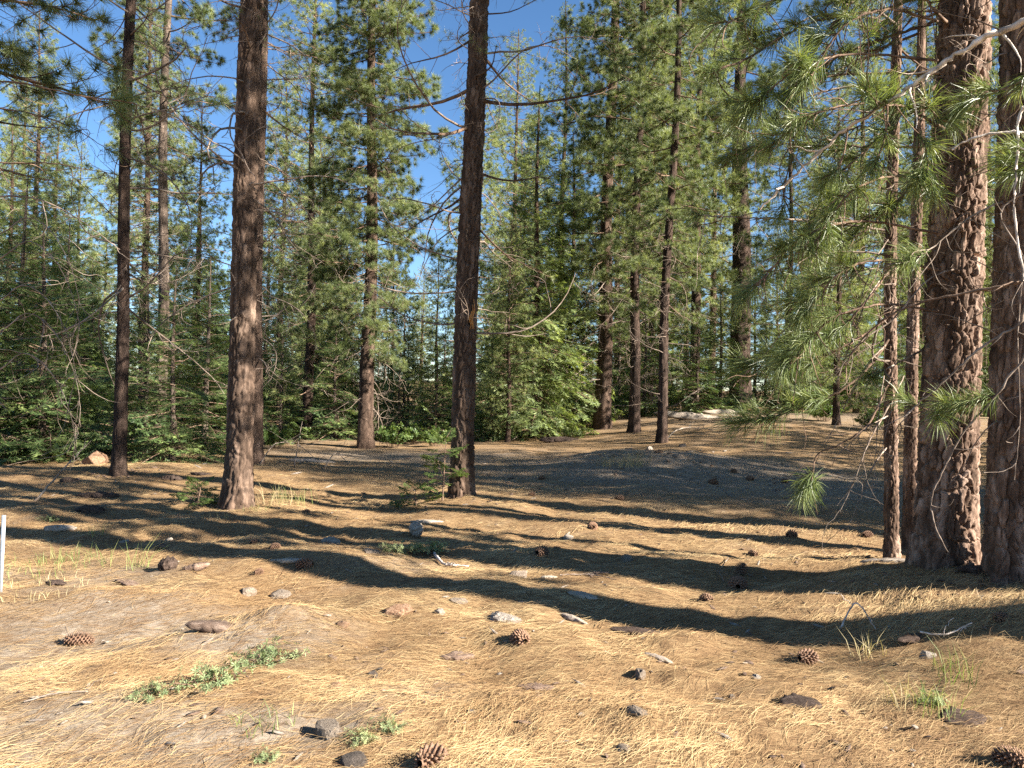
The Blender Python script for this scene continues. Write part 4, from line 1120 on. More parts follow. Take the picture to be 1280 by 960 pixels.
# countless small bits: bark flakes, cone scales, broken twigs
rng = np.random.RandomState(91)
for nm, mat_, count, szr, lab in (('bark_debris', BARK_CHIP, 1700, (0.012, 0.055), 'small brown bark flakes and cone scales scattered among the needles'),
                                  ('wood_debris', WOOD_GREY, 600, (0.02, 0.09), 'small grey splinters and broken twigs scattered among the needles'),
                                  ('pale_debris', ROCK_PALE, 260, (0.008, 0.028), 'tiny pale pebbles scattered over the floor of the clearing')):
    acc = Acc()
    bases = [tL.location, tM.location, tJ.location, tB.location, tC.location, tA.location]
    for i in range(count):
        d0 = np.interp(rng.rand(), cdf, dd) * 1.05 + 0.6; x0 = (rng.rand() * 2 - 1) * (0.75 * d0 + 0.8)
        if nm == 'bark_debris' and i % 3 == 0:
            q = bases[(i // 3) % len(bases)]; an = rng.rand() * 6.283; rr = 0.2 + 0.75 * rng.rand() ** 1.6
            x0, d0 = q.x + rr * math.cos(an), q.y + rr * math.sin(an)
        elif nm != 'pale_debris' and i % 4 == 1:
            x0, d0 = 3.5 + 3.2 * rng.randn(), 14.2 + 2.2 * rng.randn()      # litter drifted over the mound
        sz = szr[0] + (szr[1] - szr[0]) * rng.rand() ** 2.5
        if d0 > 11: sz *= 1.8
        thin = 0.5 if nm != 'wood_debris' else 0.16
        V, Q, T = chunk_arrays(rng, sz * 1.6, sz * thin * 1.6, sz * (0.25 if nm != 'pale_debris' else 0.6), 4, 5, 0.15)
        M = Matrix.Translation((x0, d0, hz(x0, d0) + 0.006)) @ Euler((rng.randn() * .25, rng.randn() * .25, rng.rand() * 6.28)).to_matrix().to_4x4()
        acc.add(xf(V, M), Q, T)
    tag(obj(nm, acc.mesh(nm, [mat_])), lab, 'debris', kind='stuff')

# ------------------------------------------------------------------ cones, stones, bark and wood lying on the floor
def cone_mesh(seed, open_=1.0, slim=0.46):
    """a pine cone of unit length along X: a core with spiralling thick scales"""
    rng = np.random.RandomState(seed)
    acc = Acc()
    t = np.linspace(0, 1, 9)
    rp = 0.5 * slim * np.sin(np.clip(t * 0.93 + 0.07, 0, 1) * math.pi) ** 0.6
    P = np.stack([t - 0.45, 0 * t, 0 * t], -1)
    V, Q = tubes(P[None], (rp * 0.62 + 0.01)[None], 8); acc.add(V, Q, tint=0.2)
    n = 110
    for i in range(n):
        u = (i + 0.5) / n; a = i * 2.39996
        r = 0.5 * slim * math.sin(min(1, u * 0.93 + 0.07) * math.pi) ** 0.6
        L = (0.55 * r + 0.035) * open_; w = 0.11 * (0.5 + r / (0.5 * slim) * 0.7)
        er = np.array([0, math.cos(a), math.sin(a)]); et = np.array([0, -math.sin(a), math.cos(a)]); ex = np.array([1.0, 0, 0])
        d = norm(er * (0.9 * open_) + ex * (0.25 + 0.9 * u)) ; nrm = norm(np.cross(et, d))
        b0 = ex * (u - 0.45) + er * r * 0.5
        pts = [b0 - et * w * .18, b0 + et * w * .18, b0 + d * L * .7 + et * w * .5, b0 + d * L - nrm * 0.012 * 0, b0 + d * L * .7 - et * w * .5,
               b0 + d * L * .82 + nrm * 0.03, b0 + d * L * 1.12 + nrm * 0.02]
        T = [[0, 1, 2], [0, 2, 4], [0, 5, 1], [1, 5, 2], [0, 4, 5], [2, 5, 6], [5, 4, 6], [2, 6, 3], [3, 6, 4], [2, 3, 4]]
        acc.add(np.array(pts), None, np.array(T), tint=rng.rand())
    return acc.mesh('pine_cone', [CONE_BROWN])
CONES = [cone_mesh(700, 1.0, .62), cone_mesh(701, 1.25, .72), cone_mesh(702, 0.75, .52), cone_mesh(703, 1.1, .8)]

import bmesh
from mathutils import noise as mnoise
def rock_mesh(seed, flat=0.6, name='rock', mat_=None, sub=3, rough=0.3):
    rng = random.Random(seed)
    bm = bmesh.new()
    bmesh.ops.create_icosphere(bm, subdivisions=sub, radius=0.5)
    off = Vector((rng.random() * 90, rng.random() * 90, rng.random() * 90))
    planes = [(Vector((rng.gauss(0, 1), rng.gauss(0, 1), rng.gauss(0.2, 1))).normalized(), 0.30 + 0.12 * rng.random()) for _ in range(7)]
    sx, sy = 0.85 + 0.3 * rng.random(), 0.65 + 0.3 * rng.random()
    for v in bm.verts:
        d = v.co.normalized()
        v.co *= 1 + rough * mnoise.noise(d * 1.6 + off) + 0.16 * mnoise.noise(d * 5 + off) + 0.06 * mnoise.noise(d * 13 + off)
        for nrm, dist in planes:
            e = v.co.dot(nrm) - dist
            if e > 0: v.co -= nrm * e * 0.85
        v.co.x *= sx; v.co.y *= sy; v.co.z *= flat
    me = bpy.data.meshes.new(name); bm.to_mesh(me); bm.free()
    me.materials.append(mat_)
    return me

def lay(o, p, rz, tilt=(0, 0), lift=0.0):
    o.location = (p.x, p.y, p.z + lift); o.rotation_euler = (tilt[0], tilt[1], rz)

# px, py (foot), width px, variety, turn, label
CONE_SPOTS = [
 (97, 806, 38, 0, 0.35, 'large open pine cone lying on sunlit needles near the left edge'),
 (651, 804, 34, 1, 2.0, 'reddish open pine cone standing out alone on the bright needles, middle foreground'),
 (1008, 828, 30, 3, 0.5, 'round pine cone in the sunlit right foreground below the long tree shadow'),
 (922, 737, 32, 3, 1.3, 'lower, paler pine cone of the stacked pair left of the big plated trunk'),
 (925, 719, 20, 1, 0.3, 'small reddish pine cone resting upon the other of the stacked pair'),
 (884, 752, 22, 3, 2.1, 'grey brown pine cone on the upper rim of the long tree shadow'),
 (676, 694, 22, 3, 1.0, 'dark round pine cone with a tiny one beside it, center of the clearing'),
 (696, 687, 13, 2, 0.1, 'tiny pine cone right beside the dark round one in the center'),
 (741, 661, 17, 1, 1.7, 'pine cone on the narrow sunlit strip above the central grey stone'),
 (775, 625, 14, 3, 2.7, 'dark pine cone in the shade below the sunlit patch of dry grass'),
 (677, 600, 11, 3, 0.7, 'dark pine cone on shaded grey soil right of the resin scarred trunk'),
 (891, 605, 14, 3, 0.2, 'leftmost of three dark pine cones in a row on the shaded soil'),
 (917, 591, 10, 3, 0.9, 'small dark pine cone behind the row of three on shaded soil'),
 (938, 601, 13, 3, 1.9, 'middle one of three dark pine cones in a row on the shaded soil'),
 (981, 604, 13, 3, 1.4, 'rightmost of three dark pine cones in a row, at a thin sunlit streak'),
 (989, 671, 18, 1, 0.6, 'sunlit reddish pine cone left of the slim trunks on the right'),
 (942, 694, 15, 3, 2.2, 'dark pine cone inside the shadow band above the stacked pair'),
 (1084, 671, 16, 3, 0.4, 'dark pine cone in shade just left of the slim right trunks'),
 (318, 681, 16, 0, 1.2, 'upright brown pine cone below the thick red brown trunk, left one of two'),
 (343, 686, 15, 3, 0.8, 'round dark pine cone below the thick red brown trunk, right one of two'),
 (382, 709, 24, 1, 2.9, 'splayed open pine cone lying in the shadow band below the pale plank'),
 (383, 642, 12, 3, 1.1, 'small dark pine cone right of the thick red brown trunk'),
 (323, 717, 14, 1, 0.9, 'small worn pine cone between the bark slabs and the splayed open cone'),
 (537, 957, 52, 1, 1.0, 'pine cone cut off by the bottom edge of the view'),
 (1250, 776, 26, 0, 0.6, 'pine cone half buried in the needle heap at the right edge'),
 (1266, 957, 44, 1, 2.4, 'dark reddish pine cone in the bottom right corner'),
 (538, 618, 9, 3, 1.6, 'tiny dark cone on the shaded floor left of the resin scarred trunk'),
 (664, 620, 10, 3, 0.3, 'little dark cone in shade between the resin scarred trunk and the mound'),
]
G_CONE = 'pine cones lying on the forest floor'
for i, (px, py, w, kd, rz, lab) in enumerate(CONE_SPOTS):
    p = at(px, py); L = w / FPX * p.y * (0.82 + 0.1 * random.Random(i + 50).random())
    o = obj('pine_cone', CONES[kd]); o.scale = (L, L, L)
    lay(o, p, rz, (random.Random(i).random() * 6, 0.15 if i != 4 else -0.9), L * 0.15 if i != 4 else L * .3)
    tag(o, lab, 'pine cone', G_CONE)

# px, py, width px, flatness, material, label
ROCKS = [
 (410, 918, 50, .75, ROCK_GREY, 'rough grey stone with a dark left flank in the lower left foreground'),
 (440, 958, 44, .8, ROCK_DARK, 'dark stone cut by the bottom edge below the pale green plant'),
 (420, 860, 22, .6, ROCK_ORANGE, 'small pinkish stone above the rough grey stone'),
 (800, 845, 28, .8, ROCK_GREY, 'squarish grey stone just below the weathered stick'),
 (797, 890, 36, .45, ROCK_GREY, 'low brown grey stone half sunk in the needles, right of the bark slab'),
 (497, 767, 40, .55, ROCK_ORANGE, 'flat orange tinted stone at the upper edge of the bright foreground'),
 (550, 766, 20, .6, ROCK_PALE, 'small pale stone next to the flat orange tinted stone'),
 (632, 776, 48, .5, ROCK_PALE, 'pale crumbly stone at the rim of the long tree shadow'),
 (783, 700, 28, .55, ROCK_GREY, 'grey stone in the center right, in front of a shadow band'),
 (648, 720, 36, .45, ROCK_GREY, 'flat grey stone in the central shadow bands'),
 (711, 673, 18, .6, ROCK_PALE, 'pale little stone on the sunlit strip beside the central pine cones'),
 (1160, 822, 30, .7, ROCK_PALE, 'white stone glinting at the foot of the needle heap'),
 (350, 745, 40, .4, ROCK_GREY, 'flat grey stone below the splayed open cone'),
 (310, 742, 30, .5, ROCK_GREY, 'low grey stone left of the flat one below the splayed cone'),
 (465, 692, 30, .4, ROCK_GREY, 'flat grey slab of stone left of the sage shrub'),
 (780, 938, 24, .5, ROCK_GREY, 'small whitish grey stone near the bottom edge, right of center'),
 (467, 846, 18, .9, ROCK_DARK, 'small dark lump on the needles left of the bark fragment'),
 (588, 892, 22, .4, ROCK_GREY, 'flat grey chip of stone low on the bright needles'),
 (726, 895, 16, .5, ROCK_PALE, 'tiny pale stone left of the half sunk brown grey stone'),
 (915, 872, 14, .7, ROCK_GREY, 'tiny grey pebble left of the dark bark lump'),
 (120, 580, 38, .9, ROCK_ORANGE, 'orange tinted boulder at the far edge beside the slim dark trunk'),
 (812, 562, 14, .7, ROCK_PALE, 'pale stone in the rubble at the foot of the slim leaning pine'),
 (824, 566, 12, .8, ROCK_ORANGE, 'reddish stone in the rubble at the foot of the slim leaning pine'),
 (848, 572, 16, .6, ROCK_GREY, 'grey stone in the rubble right of the slim leaning pine'),
 (853, 558, 14, .6, ROCK_DARK, 'dark stone in the rubble right of the slim leaning pine'),
 (428, 782, 24, .5, ROCK_ORANGE, 'small brown stone left of the flat orange tinted stone'),
 (155, 679, 16, .6, ROCK_PALE, 'pale chip of stone left of the sunlit shadow bands'),
 (210, 676, 12, .6, ROCK_PALE, 'small pale pebble near the brown bark lump on the left'),
 (575, 752, 26, .35, ROCK_GREY, 'flat grey stone inside the long shadow right of the small pale stone'),
 (945, 848, 14, .6, ROCK_PALE, 'pale pebble at the foot of the long shadow, left of the white stone'),
]
G_ROCK = 'stones lying on the forest floor'
for i, (px, py, w, fl, mt, lab) in enumerate(ROCKS):
    p = at(px, py); L = w / FPX * p.y * 0.9
    o = obj('boulder' if 'boulder' in lab else 'stone', rock_mesh(800 + i, fl, 'stone', mt, 4 if w > 30 else 3))
    o.scale = (L, L, L); lay(o, p, random.Random(i).random() * 6.2, (0.1, 0.1), L * fl * 0.04)
    tag(o, lab, 'stone', G_ROCK)

# px, py, length px, width/length, thickness/length, turn, material, name, label
CHUNKS = [
 (572, 823, 44, .45, .2, .25, BARK_CHIP, 'bark_piece', 'brown bark fragment with its own dark shadow in the bright middle foreground'),
 (669, 862, 50, .32, .2, -.15, BARK_CHIP, 'bark_piece', 'long dark bark slab propped up on the bright needles below the reddish cone'),
 (1000, 884, 52, .55, .26, .1, WOOD_DARK, 'bark_piece', 'blackish bark lump in the right foreground'),
 (715, 775, 50, .22, .16, -.7, WOOD_GREY, 'wood_piece', 'weathered brown splinter of wood pointing into the long tree shadow'),
 (795, 792, 66, .18, .12, -.12, WOOD_DARK, 'bark_piece', 'dark strip of bark along the lower rim of the long tree shadow'),
 (823, 825, 40, .22, .16, -.55, WOOD_GREY, 'wood_piece', 'short weathered grey stick above the squarish stone'),
 (360, 702, 48, .22, .12, .0, WOOD_PALE, 'wood_piece', 'pale flat plank of wood below the thick red brown trunk'),
 (413, 680, 26, .5, .4, .15, WOOD_PALE, 'wood_piece', 'white grey block of wood right of the two brown cones'),
 (210, 709, 24, .8, .7, .2, WOOD_DARK, 'bark_piece', 'dark brown lump of bark standing on the left shadow band'),
 (245, 711, 34, .5, .3, .3, BARK_CHIP, 'bark_piece', 'broken bark slab beside the dark brown lump'),
 (200, 687, 14, .8, .7, .2, BARK_CHIP, 'bark_piece', 'little bark knob above the dark brown lump'),
 (112, 642, 38, .5, .38, -.1, WOOD_DARK, 'log', 'dark cut chunk of log lying in the left of the clearing'),
 (122, 622, 56, .22, .18, .0, WOOD_DARK, 'log', 'dark log lying just behind the cut chunk'),
 (86, 603, 22, .5, .4, .1, WOOD_DARK, 'log', 'small dark block of wood left of the slim dark trunk'),
 (75, 662, 42, .5, .22, -.15, WOOD_GREY, 'wood_piece', 'flat grey slab of wood half buried near the left edge'),
 (533, 653, 44, .25, .1, .0, WOOD_PALE, 'wood_piece', 'pale flat chip on the sunlit strip behind the brown stump knob'),
 (520, 669, 20, .9, .85, .0, WOOD_GREY, 'stump', 'brown stump knob poking up behind the sage shrub'),
 (687, 723, 22, .35, .2, .0, WOOD_PALE, 'wood_piece', 'pale chip of wood right of the flat grey central stone'),
 (728, 747, 40, .4, .16, -.2, WOOD_PALE, 'bark_piece', 'pale flake of bark at the upper rim of the long shadow'),
 (745, 718, 34, .3, .15, -.2, BARK_CHIP, 'bark_piece', 'brown bark strip between the central grey stones'),
 (268, 787, 70, .34, .2, .25, BARK_CHIP, 'log', 'grey rotten log half buried under needles in the left foreground'),
 (1110, 704, 66, .16, .14, -.35, WOOD_GREY, 'log', 'broken grey branch lying at the foot of the slim right trunks'),
 (1240, 716, 90, .14, .12, -.05, WOOD_DARK, 'log', 'dark log at the foot of the dark red trunk at the right edge'),
 (870, 524, 110, .1, .09, .04, WOOD_GREY, 'log', 'grey fallen log lying behind the slim leaning pine'),
 (905, 517, 60, .14, .12, .2, WOOD_PALE, 'log', 'pale fallen log leaning at the foot of the big pine on the rise'),
 (700, 552, 54, .2, .16, .1, WOOD_DARK, 'log', 'dark log lying under the bright green cedar'),
 (390, 578, 60, .1, .09, .1, WOOD_GREY, 'log', 'grey log at the far edge right of the thick red brown trunk'),
 (255, 594, 40, .14, .12, -.2, WOOD_DARK, 'log', 'dark log left of the thick red brown trunk at the far edge'),
 (215, 600, 26, .5, .35, .2, WOOD_DARK, 'log', 'dark mossy lump of wood at the foot of the small fir'),
 (1205, 902, 60, .6, .2, .2, WOOD_DARK, 'bark_piece', 'dark rotten wood showing through the needles in the lower right'),
 (1140, 800, 50, .3, .16, .4, WOOD_DARK, 'bark_piece', 'dark hollow piece of wood under the needle heap'),
 (660, 905, 30, .3, .14, .2, BARK_CHIP, 'bark_piece', 'small bark flake below the propped dark slab'),
 (160, 731, 40, .4, .14, -.3, BARK_CHIP, 'bark_piece', 'bark flake on the sunny left floor above the large open cone'),
 (70, 730, 34, .4, .2, -.4, WOOD_DARK, 'wood_piece', 'dark rotten branch piece near the white stake'),
]
G_WOOD = 'bark and wood pieces lying on the forest floor'
for i, (px, py, w, wr, tr, rz, mt, nm, lab) in enumerate(CHUNKS):
    p = at(px, py); L = w / FPX * p.y
    rng = np.random.RandomState(900 + i)
    big = nm in ('log', 'stump')
    V, Q, T = chunk_arrays(rng, L, L * wr * 1.1, L * tr, 17, 14, 0.13, 0.12 if nm == 'bark_piece' else 0.0, 0.35 if big else 0.7)
    o = obj(nm, mesh(nm, V, Q, T, [mt])); lay(o, p, rz, (rng.randn() * .12, rng.randn() * .06), L * tr * 0.18)
    if nm == 'stump': o.rotation_euler = (0.2, 1.1, 0.6); o.location.z += L * 0.2
    tag(o, lab, {'log': 'log', 'stump': 'stump', 'bark_piece': 'bark', 'wood_piece': 'wood'}[nm], G_WOOD)

# sticks
def stick(seed, pts, r0, r1, mat_, label, twigs=3, tl=.2):
    e = None
    rng = np.random.RandomState(seed)
    P = smooth_line(pts, 20); P[1:-1] += rng.randn(18, 3) * r0 * .3
    acc = Acc(); t = np.linspace(0, 1, 20)
    V, Q = tubes(P[None], (r0 + (r1 - r0) * t)[None], 7); acc.add(V, Q, tint=np.repeat(rng.rand(20), 7))
    for i in range(twigs):
        c, d = curve_at(P, np.array([.3 + .65 * rng.rand()])); dd2 = norm(d[0] + rng.randn(3) * .7); dd2[2] = abs(dd2[2])
        q = c[0] + dd2 * np.linspace(0, tl * (.4 + rng.rand()), 6)[:, None] + rng.randn(6, 3) * .006
        V, Q = tubes(q[None], np.linspace(r0 * .45, r1 * .5, 6)[None], 5); acc.add(V, Q)
    o = obj('fallen_stick', acc.mesh('fallen_stick', [mat_], True))
    return tag(o, label, 'stick', 'fallen sticks')
def G3(px, py, up=0.0):
    p = at(px, py); return (p.x, p.y, p.z + up)
stick(1, [G3(44, 626), (at(44, 626) + Vector((.25, .1, .35))), (at(44, 626) + Vector((.62, .2, .80)))], .016, .006, TWIG_DEAD, 'thin dead stick leaning up out of the ground near the left edge', 2)
stick(2, [G3(543, 698, .05), G3(552, 707, .03), G3(566, 710, .02), G3(586, 712, .03)], .014, .006, WOOD_BLEACHED, 'curved brown stick on the needles below the sage shrub', 2, .1)
stick(3, [G3(1050, 790, .02), G3(1070, 776, .12), G3(1095, 800, .06)], .006, .003, WOOD_BLEACHED, 'thin pale twig arching over the needle heap on the right', 3, .12)
stick(4, [G3(910, 700, .02), G3(900, 718, .03), G3(905, 735, .05)], .005, .003, TWIG_DEAD, 'thin twig stuck beside the stacked pair of cones', 1, .1)
stick(5, [G3(325, 582, .02), G3(345, 575, .35), G3(375, 576, .3), G3(400, 582, .02)], .012, .005, TWIG_DEAD, 'arched bleached branch on the ground right of the thick red brown trunk', 8, .6)
stick(6, [G3(368, 584, .02), G3(372, 575, .3), G3(377, 568, .75)], .012, .005, TWIG_DEAD, 'upright bleached branch by the bright fir bush at the far edge', 4, .3)
stick(7, [G3(405, 586, .02), G3(420, 582, .25), G3(436, 584, .05)], .012, .005, TWIG_DEAD, 'short bleached branch lying left of the bushy pine', 5, .4)
stick(8, [G3(700, 720, .01), G3(740, 722, .02), G3(770, 728, .02)], .006, .003, TWIG_DEAD, 'thin dark twig lying below the central pine cones', 2, .1)
stick(9, [G3(830, 552, .02), G3(850, 545, .2), G3(880, 540, .1), G3(905, 545, .03)], .02, .006, WOOD_GREY, 'grey fallen branch on the rise right of the slim leaning pine', 6, .4)
stick(10, [G3(640, 552, .05), G3(660, 548, .2), G3(690, 552, .05)], .02, .006, TWIG_DEAD, 'dead branch under the skirt of the bright green cedar', 8, .5)
stick(11, [G3(1150, 795, .02), G3(1180, 800, .03), G3(1215, 790, .05)], .006, .003, WOOD_BLEACHED, 'thin pale twig lying across the needle heap beside the white stone', 2, .1)
stick(12, [G3(30, 880, .01), G3(70, 872, .02), G3(110, 868, .01)], .004, .002, WOOD_GREY, 'thin grey twig on the sunny soil at the lower left', 1, .1)

# stake at the left edge: an angle bar driven into the ground
p = at(1, 741); d = p.y; Hs = 96 / FPX * d
prof = np.array([(0, 0), (.026, 0), (.026, .004), (.004, .004), (.004, .026), (0, .026)])
V = np.concatenate([np.c_[prof, np.full(6, -.15)], np.c_[prof, np.full(6, Hs)]])
Q = [[i, (i + 1) % 6, 6 + (i + 1) % 6, 6 + i] for i in range(6)] + [[6, 7, 8, 9], [6, 9, 10, 11], [3, 2, 1, 0], [5, 4, 3, 0]]
o = obj('marker_stake', mesh('marker_stake', V, np.array(Q), None, [STAKE_METAL])); o.location = (p.x - .02, p.y, p.z); o.rotation_euler = (0.0, 0.02, 0.3)
tag(o, 'white metal stake standing in the grass at the left edge', 'stake')

# ------------------------------------------------------------------ low plants
def plant(seed, Rr, Hh, nst, leaf, lw, mat_, nl=9, whorl=0, name='plant'):
    """stems spreading from a root with leaves; whorl > 0 gives palmate whorls of that many leaflets"""
    rng = np.random.RandomState(seed)
    wood, fol = Acc(), Acc()
    for i in range(nst):
        a = rng.rand() * 6.283; r = Rr * math.sqrt(rng.rand()); hh = Hh * (0.5 + 0.6 * rng.rand()) * (1 - 0.4 * r / Rr)
        base = np.array([0.25 * r * math.cos(a), 0.25 * r * math.sin(a), -0.02]); top = np.array([r * math.cos(a), r * math.sin(a), hh])
        t = np.linspace(0, 1, 6)[:, None]
        P = base * (1 - t) + top * t; P[:, 2] += hh * 0.25 * np.sin(t[:, 0] * math.pi) ; P += rng.randn(6, 3) * 0.02 * Rr
        V, Q = tubes(P[None], np.linspace(.004, .0015, 6)[None], 4); wood.add(V, Q, tint=.5)
        for j in range(nl):
            c, d = curve_at(P, np.array([0.25 + 0.75 * (j + rng.rand()) / nl])); c = c[0] + rng.randn(3) * 0.012
            k_ = whorl or 2
            up = norm(d[0] + rng.randn(3) * 0.5 + np.array([0, 0, .4]))
            A = norm(np.cross(up, rng.randn(3))); B = np.cross(up, A); tv = rng.rand()
            for q in range(k_):
                ph = q * 6.283 / k_ + rng.rand() * .4
                dr = norm((A * math.cos(ph) + B * math.sin(ph)) + up * 0.35); L = leaf * (0.7 + .6 * rng.rand()); sd = norm(np.cross(dr, up)) * lw * .5
                m_ = c + dr * L * .55 + up * L * .06
                fol.add(np.array([c, m_ + sd, c + dr * L, m_ - sd]), np.array([[0, 1, 2, 3]]), None, tint=np.clip(tv * .7 + .3 * rng.rand(), 0, 1))
    return wood.mesh('stems', [TWIG_LIVE], True), fol.mesh('leaves', [mat_])
def put_plant(meshes, p, sc, rz, label, cat, group, name='plant'):
    e = bpy.data.objects.new(name, None); COL.objects.link(e); e.location = p; e.rotation_euler = (0, 0, rz); e.scale = (sc,) * 3
    tag(e, label, cat, group); obj('stems', meshes[0], e); obj('leaves', meshes[1], e, kind='stuff')
    return e
LUP = [plant(1000 + i, .20, .10, 17, .027, .0065, LEAF_LUPINE, 6, 6) for i in range(3)]
SAGE = [plant(1010 + i, .2, .13, 26, .022, .007, LEAF_SAGE, 10, 4) for i in range(2)]
SHRUB = [plant(1020 + i, .55, .75, 34, .075, .035, LEAF_SHRUB, 14, 4) for i in range(3)]
G_LOW = 'low green plants of the clearing'
for px, py, w, lib_, rz, lab in [
    (262, 856, 90, LUP[0], 0, 'pale green leafy plant in the left foreground, largest of the cluster'),
    (345, 824, 76, LUP[1], 1, 'pale green leafy plant right of the largest one, toward the flat stones'),
    (192, 872, 60, LUP[2], 2, 'sparse grey green plant left of the largest leafy plant, dark litter below it'),
    (305, 838, 50, LUP[2], 4, 'small leafy plant squeezed between the two pale green ones in the left foreground'),
    (327, 952, 44, LUP[1], 3, 'small green plant at the bottom edge left of the grey stone'),
    (486, 912, 50, LUP[0], 5, 'upright pale green plant right of the rough grey stone'),
    (450, 930, 46, SAGE[1], 1, 'pale green plant right above the dark stone at the bottom edge'),
    (500, 692, 44, SAGE[0], 0, 'pale sage green shrub in the middle of the clearing, left half'),
    (540, 692, 46, SAGE[1], 2, 'pale sage green shrub in the middle of the clearing, right half'),
    (62, 652, 24, LUP[0], 2, 'little bright green plant by the flat grey slab near the left edge'),
    (1165, 884, 50, LUP[1], 4, 'thin green weed among the needles in the lower right'),
]:
    p = at(px, py); put_plant(lib_, p, w / FPX * p.y / .33, rz, lab, 'plant', G_LOW)
G_SH = 'leafy shrubs at the far edge of the clearing'
for i, (px, dep, sc, lab) in enumerate([
    (345, 19.0, .9, 'bright leafy shrub right behind the foot of the thick red brown trunk'),
    (372, 21.5, .8, 'leafy shrub beside the upright bleached branch'),
    (492, 20.5, 1.0, 'dark leafy shrub right of the bushy pine foot'),
    (520, 22.0, .9, 'leafy shrub halfway between the bushy pine and the resin scarred trunk'),
    (545, 21.0, .8, 'leafy shrub behind the sapling of the resin scarred trunk'),
    (20, 18.0, 1.1, 'leafy shrub low at the left edge under the dark conifer'),
    (60, 20.0, 1.0, 'leafy shrub under the second dark conifer from the left edge'),
    (95, 22.0, 1.0, 'leafy shrub left of the orange tinted boulder'),
    (178, 21.0, .9, 'leafy shrub just right of the slim dark trunk'),
    (245, 22.0, .9, 'leafy shrub between the small firs and the thick red brown trunk'),
    (425, 24.0, 1.0, 'leafy shrub left of the bushy pine foot'),
    (610, 24.0, .9, 'leafy shrub between the resin scarred trunk and the bright green cedar'),
    (690, 27.0, 1.0, 'leafy shrub below the right side of the bright green cedar'),
    (770, 31.0, 1.0, 'leafy shrub between the grey barked pine and the straight dark pine'),
    (1030, 24.0, 1.0, 'leafy shrub on the rise left of the slim right trunks'),
    (1090, 22.0, .9, 'leafy shrub directly behind the slim right trunks')]):
    put_plant(SHRUB[i % 3], gp(px, dep), sc, i * 1.3, lab, 'shrub', G_SH, 'shrub')

def grass(seed, n, Hh, spread, mat_, w=.004, lean=.5):
    rng = np.random.RandomState(seed)
    a = rng.rand(n) * 6.283; r = spread * np.sqrt(rng.rand(n)); hh = Hh * (.4 + .7 * rng.rand(n))
    b0 = np.stack([r * np.cos(a), r * np.sin(a), np.full(n, -.01)], -1)
    dr = np.stack([rng.randn(n) * lean * .5, rng.randn(n) * lean * .5, np.ones(n)], -1)
    m_ = b0 + dr * (hh * .55)[:, None]; t_ = b0 + dr * hh[:, None]; t_[:, :2] += (dr[:, :2] * hh[:, None] * .8)
    sd = norm(np.stack([rng.randn(n), rng.randn(n), np.zeros(n)], -1)) * w * .5
    V = np.stack([b0 - sd, b0 + sd, m_ - sd * .8, m_ + sd * .8, t_], 1).reshape(-1, 3); k = np.arange(n)[:, None] * 5
    return mesh('grass_tuft', V, k + np.array([[0, 1, 3, 2]]), k + np.array([[2, 3, 4]]), [mat_], np.repeat(rng.rand(n), 5))
G_GR = 'grass tufts of the clearing'
for i, (px, py, n, hh, sp, mt, lab) in enumerate([
    (38, 712, 170, .11, .45, BLADE_GREEN, 'thin patch of green grass beside the white stake'),
    (85, 700, 70, .13, .25, BLADE_GREEN, 'green grass on the shadow rim right of the white stake patch'),
    (60, 735, 120, .07, .4, BLADE_DRY, 'dry yellow grass below the green patch by the white stake'),
    (172, 712, 26, .26, .09, BLADE_GREEN, 'few tall grass stems standing in the left shadow band'),
    (138, 706, 18, .2, .07, BLADE_GREEN, 'thin grass stems left of the tall ones in the shadow band'),
    (118, 668, 30, .16, .12, BLADE_GREEN, 'small grass tuft behind the flat grey slab on the left'),
    (340, 628, 60, .3, .4, BLADE_DRY, 'pale dry grass stems right of the thick red brown trunk foot'),
    (365, 628, 50, .3, .35, BLADE_GREEN, 'green grass right of the dry stems by the thick red brown trunk'),
    (318, 638, 60, .1, .25, BLADE_GREEN, 'short green grass at the foot of the thick red brown trunk'),
    (775, 582, 200, .25, .45, BLADE_DRY, 'sunlit pale dry grass on the flank of the mound'),
    (795, 580, 70, .4, .3, BLADE_DRY, 'taller dry grass right of the sunlit patch on the mound'),
    (1165, 892, 40, .2, .12, BLADE_GREEN, 'thin yellow green grass blades in the lower right foreground'),
    (1195, 850, 34, .2, .12, BLADE_GREEN, 'thin green grass blades right below the white stone'),
    (1130, 880, 22, .2, .1, BLADE_DRY, 'dry grass blades left of the green ones in the lower right'),
    (1085, 820, 26, .16, .1, BLADE_DRY, 'dry stalks at the left end of the needle heap'),
    (655, 690, 16, .1, .1, BLADE_DRY, 'few dry stems beside the dark round central cone'),
    (265, 650, 24, .14, .2, BLADE_DRY, 'dry grass below the green seedling left of the thick trunk'),
    (330, 905, 40, .08, .14, BLADE_GREEN, 'short grass above the small plant at the bottom left')]):
    o = obj('grass_tuft', grass(1100 + i, n, hh, sp, mt)); o.location = at(px, py); tag(o, lab, 'grass', G_GR, 'stuff')

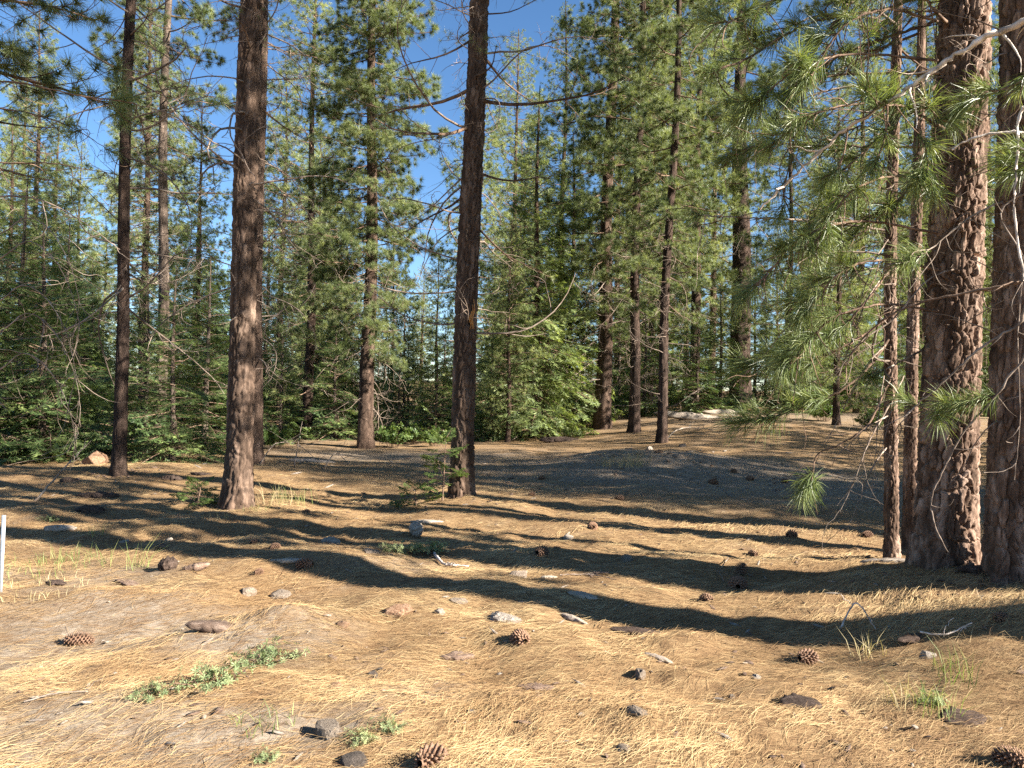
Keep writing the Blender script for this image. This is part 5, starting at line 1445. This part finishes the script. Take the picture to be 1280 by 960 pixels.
# fir seedlings: the one left of B, the leafy sapling at the foot of C
def seedling(seed, n, H, Lb, spread_z=(0.1, 1.0)):
    rng = np.random.RandomState(seed); w, f = Acc(), Acc()
    t = np.linspace(0, 1, 6)
    V, Q = tubes(np.stack([t * 0.05, t * 0, t * H - .03], -1)[None], np.linspace(.014, .004, 6)[None], 6); w.add(V, Q)
    for i in range(n):
        (V, Q, T, tt_), (FV, FT, ft) = SEED_BR[rng.randint(len(SEED_BR))]
        u = spread_z[0] + (spread_z[1] - spread_z[0]) * (i + rng.rand()) / n
        M = branch_matrix(H * u, i * 2.4 + rng.rand(), math.radians(rng.randn() * 12 + 30 * u), Lb * (1.1 - .6 * u) * (.7 + .6 * rng.rand()), rng.randn() * .2, 0.0)
        w.add(xf(V, M), Q); f.add(xf(FV, M), None, FT, tint=ft)
    return w.mesh('stems', [TWIG_LIVE], True), f.mesh('leaves', [LEAF_SHRUB])
SEED_BR = [fir_branch(1200 + i, 1.0, 12, .085, .034, .2, .1, .25, 11) for i in range(4)]
p = at(246, 634); put_plant(seedling(1, 16, .32, .34), p, 1.0, 0, 'bright green fir seedling spreading on the ground left of the thick red brown trunk', 'seedling', G_LOW, 'fir_seedling')
p = at(553, 626); put_plant(seedling(2, 20, .85, .42, (.25, 1.0)), p, 1.0, 1.0, 'leafy green sapling at the left foot of the resin scarred trunk', 'sapling', G_LOW, 'fir_sapling')
p = at(520, 632); put_plant(seedling(3, 12, .25, .36, (.1, 1.0)), p, 1.0, 2.0, 'low spreading green seedling in shade, left of the leafy sapling', 'seedling', G_LOW, 'fir_seedling')
print('TRIS', sum(sum(len(p.vertices) - 2 for p in m_.polygons) if len(m_.polygons) < 20000 else len(m_.loops) - 2 * len(m_.polygons) for m_ in bpy.data.meshes))

for o_ in bpy.data.objects:
    if o_.get('label') and len(o_['label'].split()) > 16: print('LONG', len(o_['label'].split()), o_['label'])

print('BASES', [(n_, round(hz(*q), 3)) for n_, q in (('J', (3.56, 7.1)), ('L', (3.55, 6.2)), ('M', (3.75, 5.75)))])
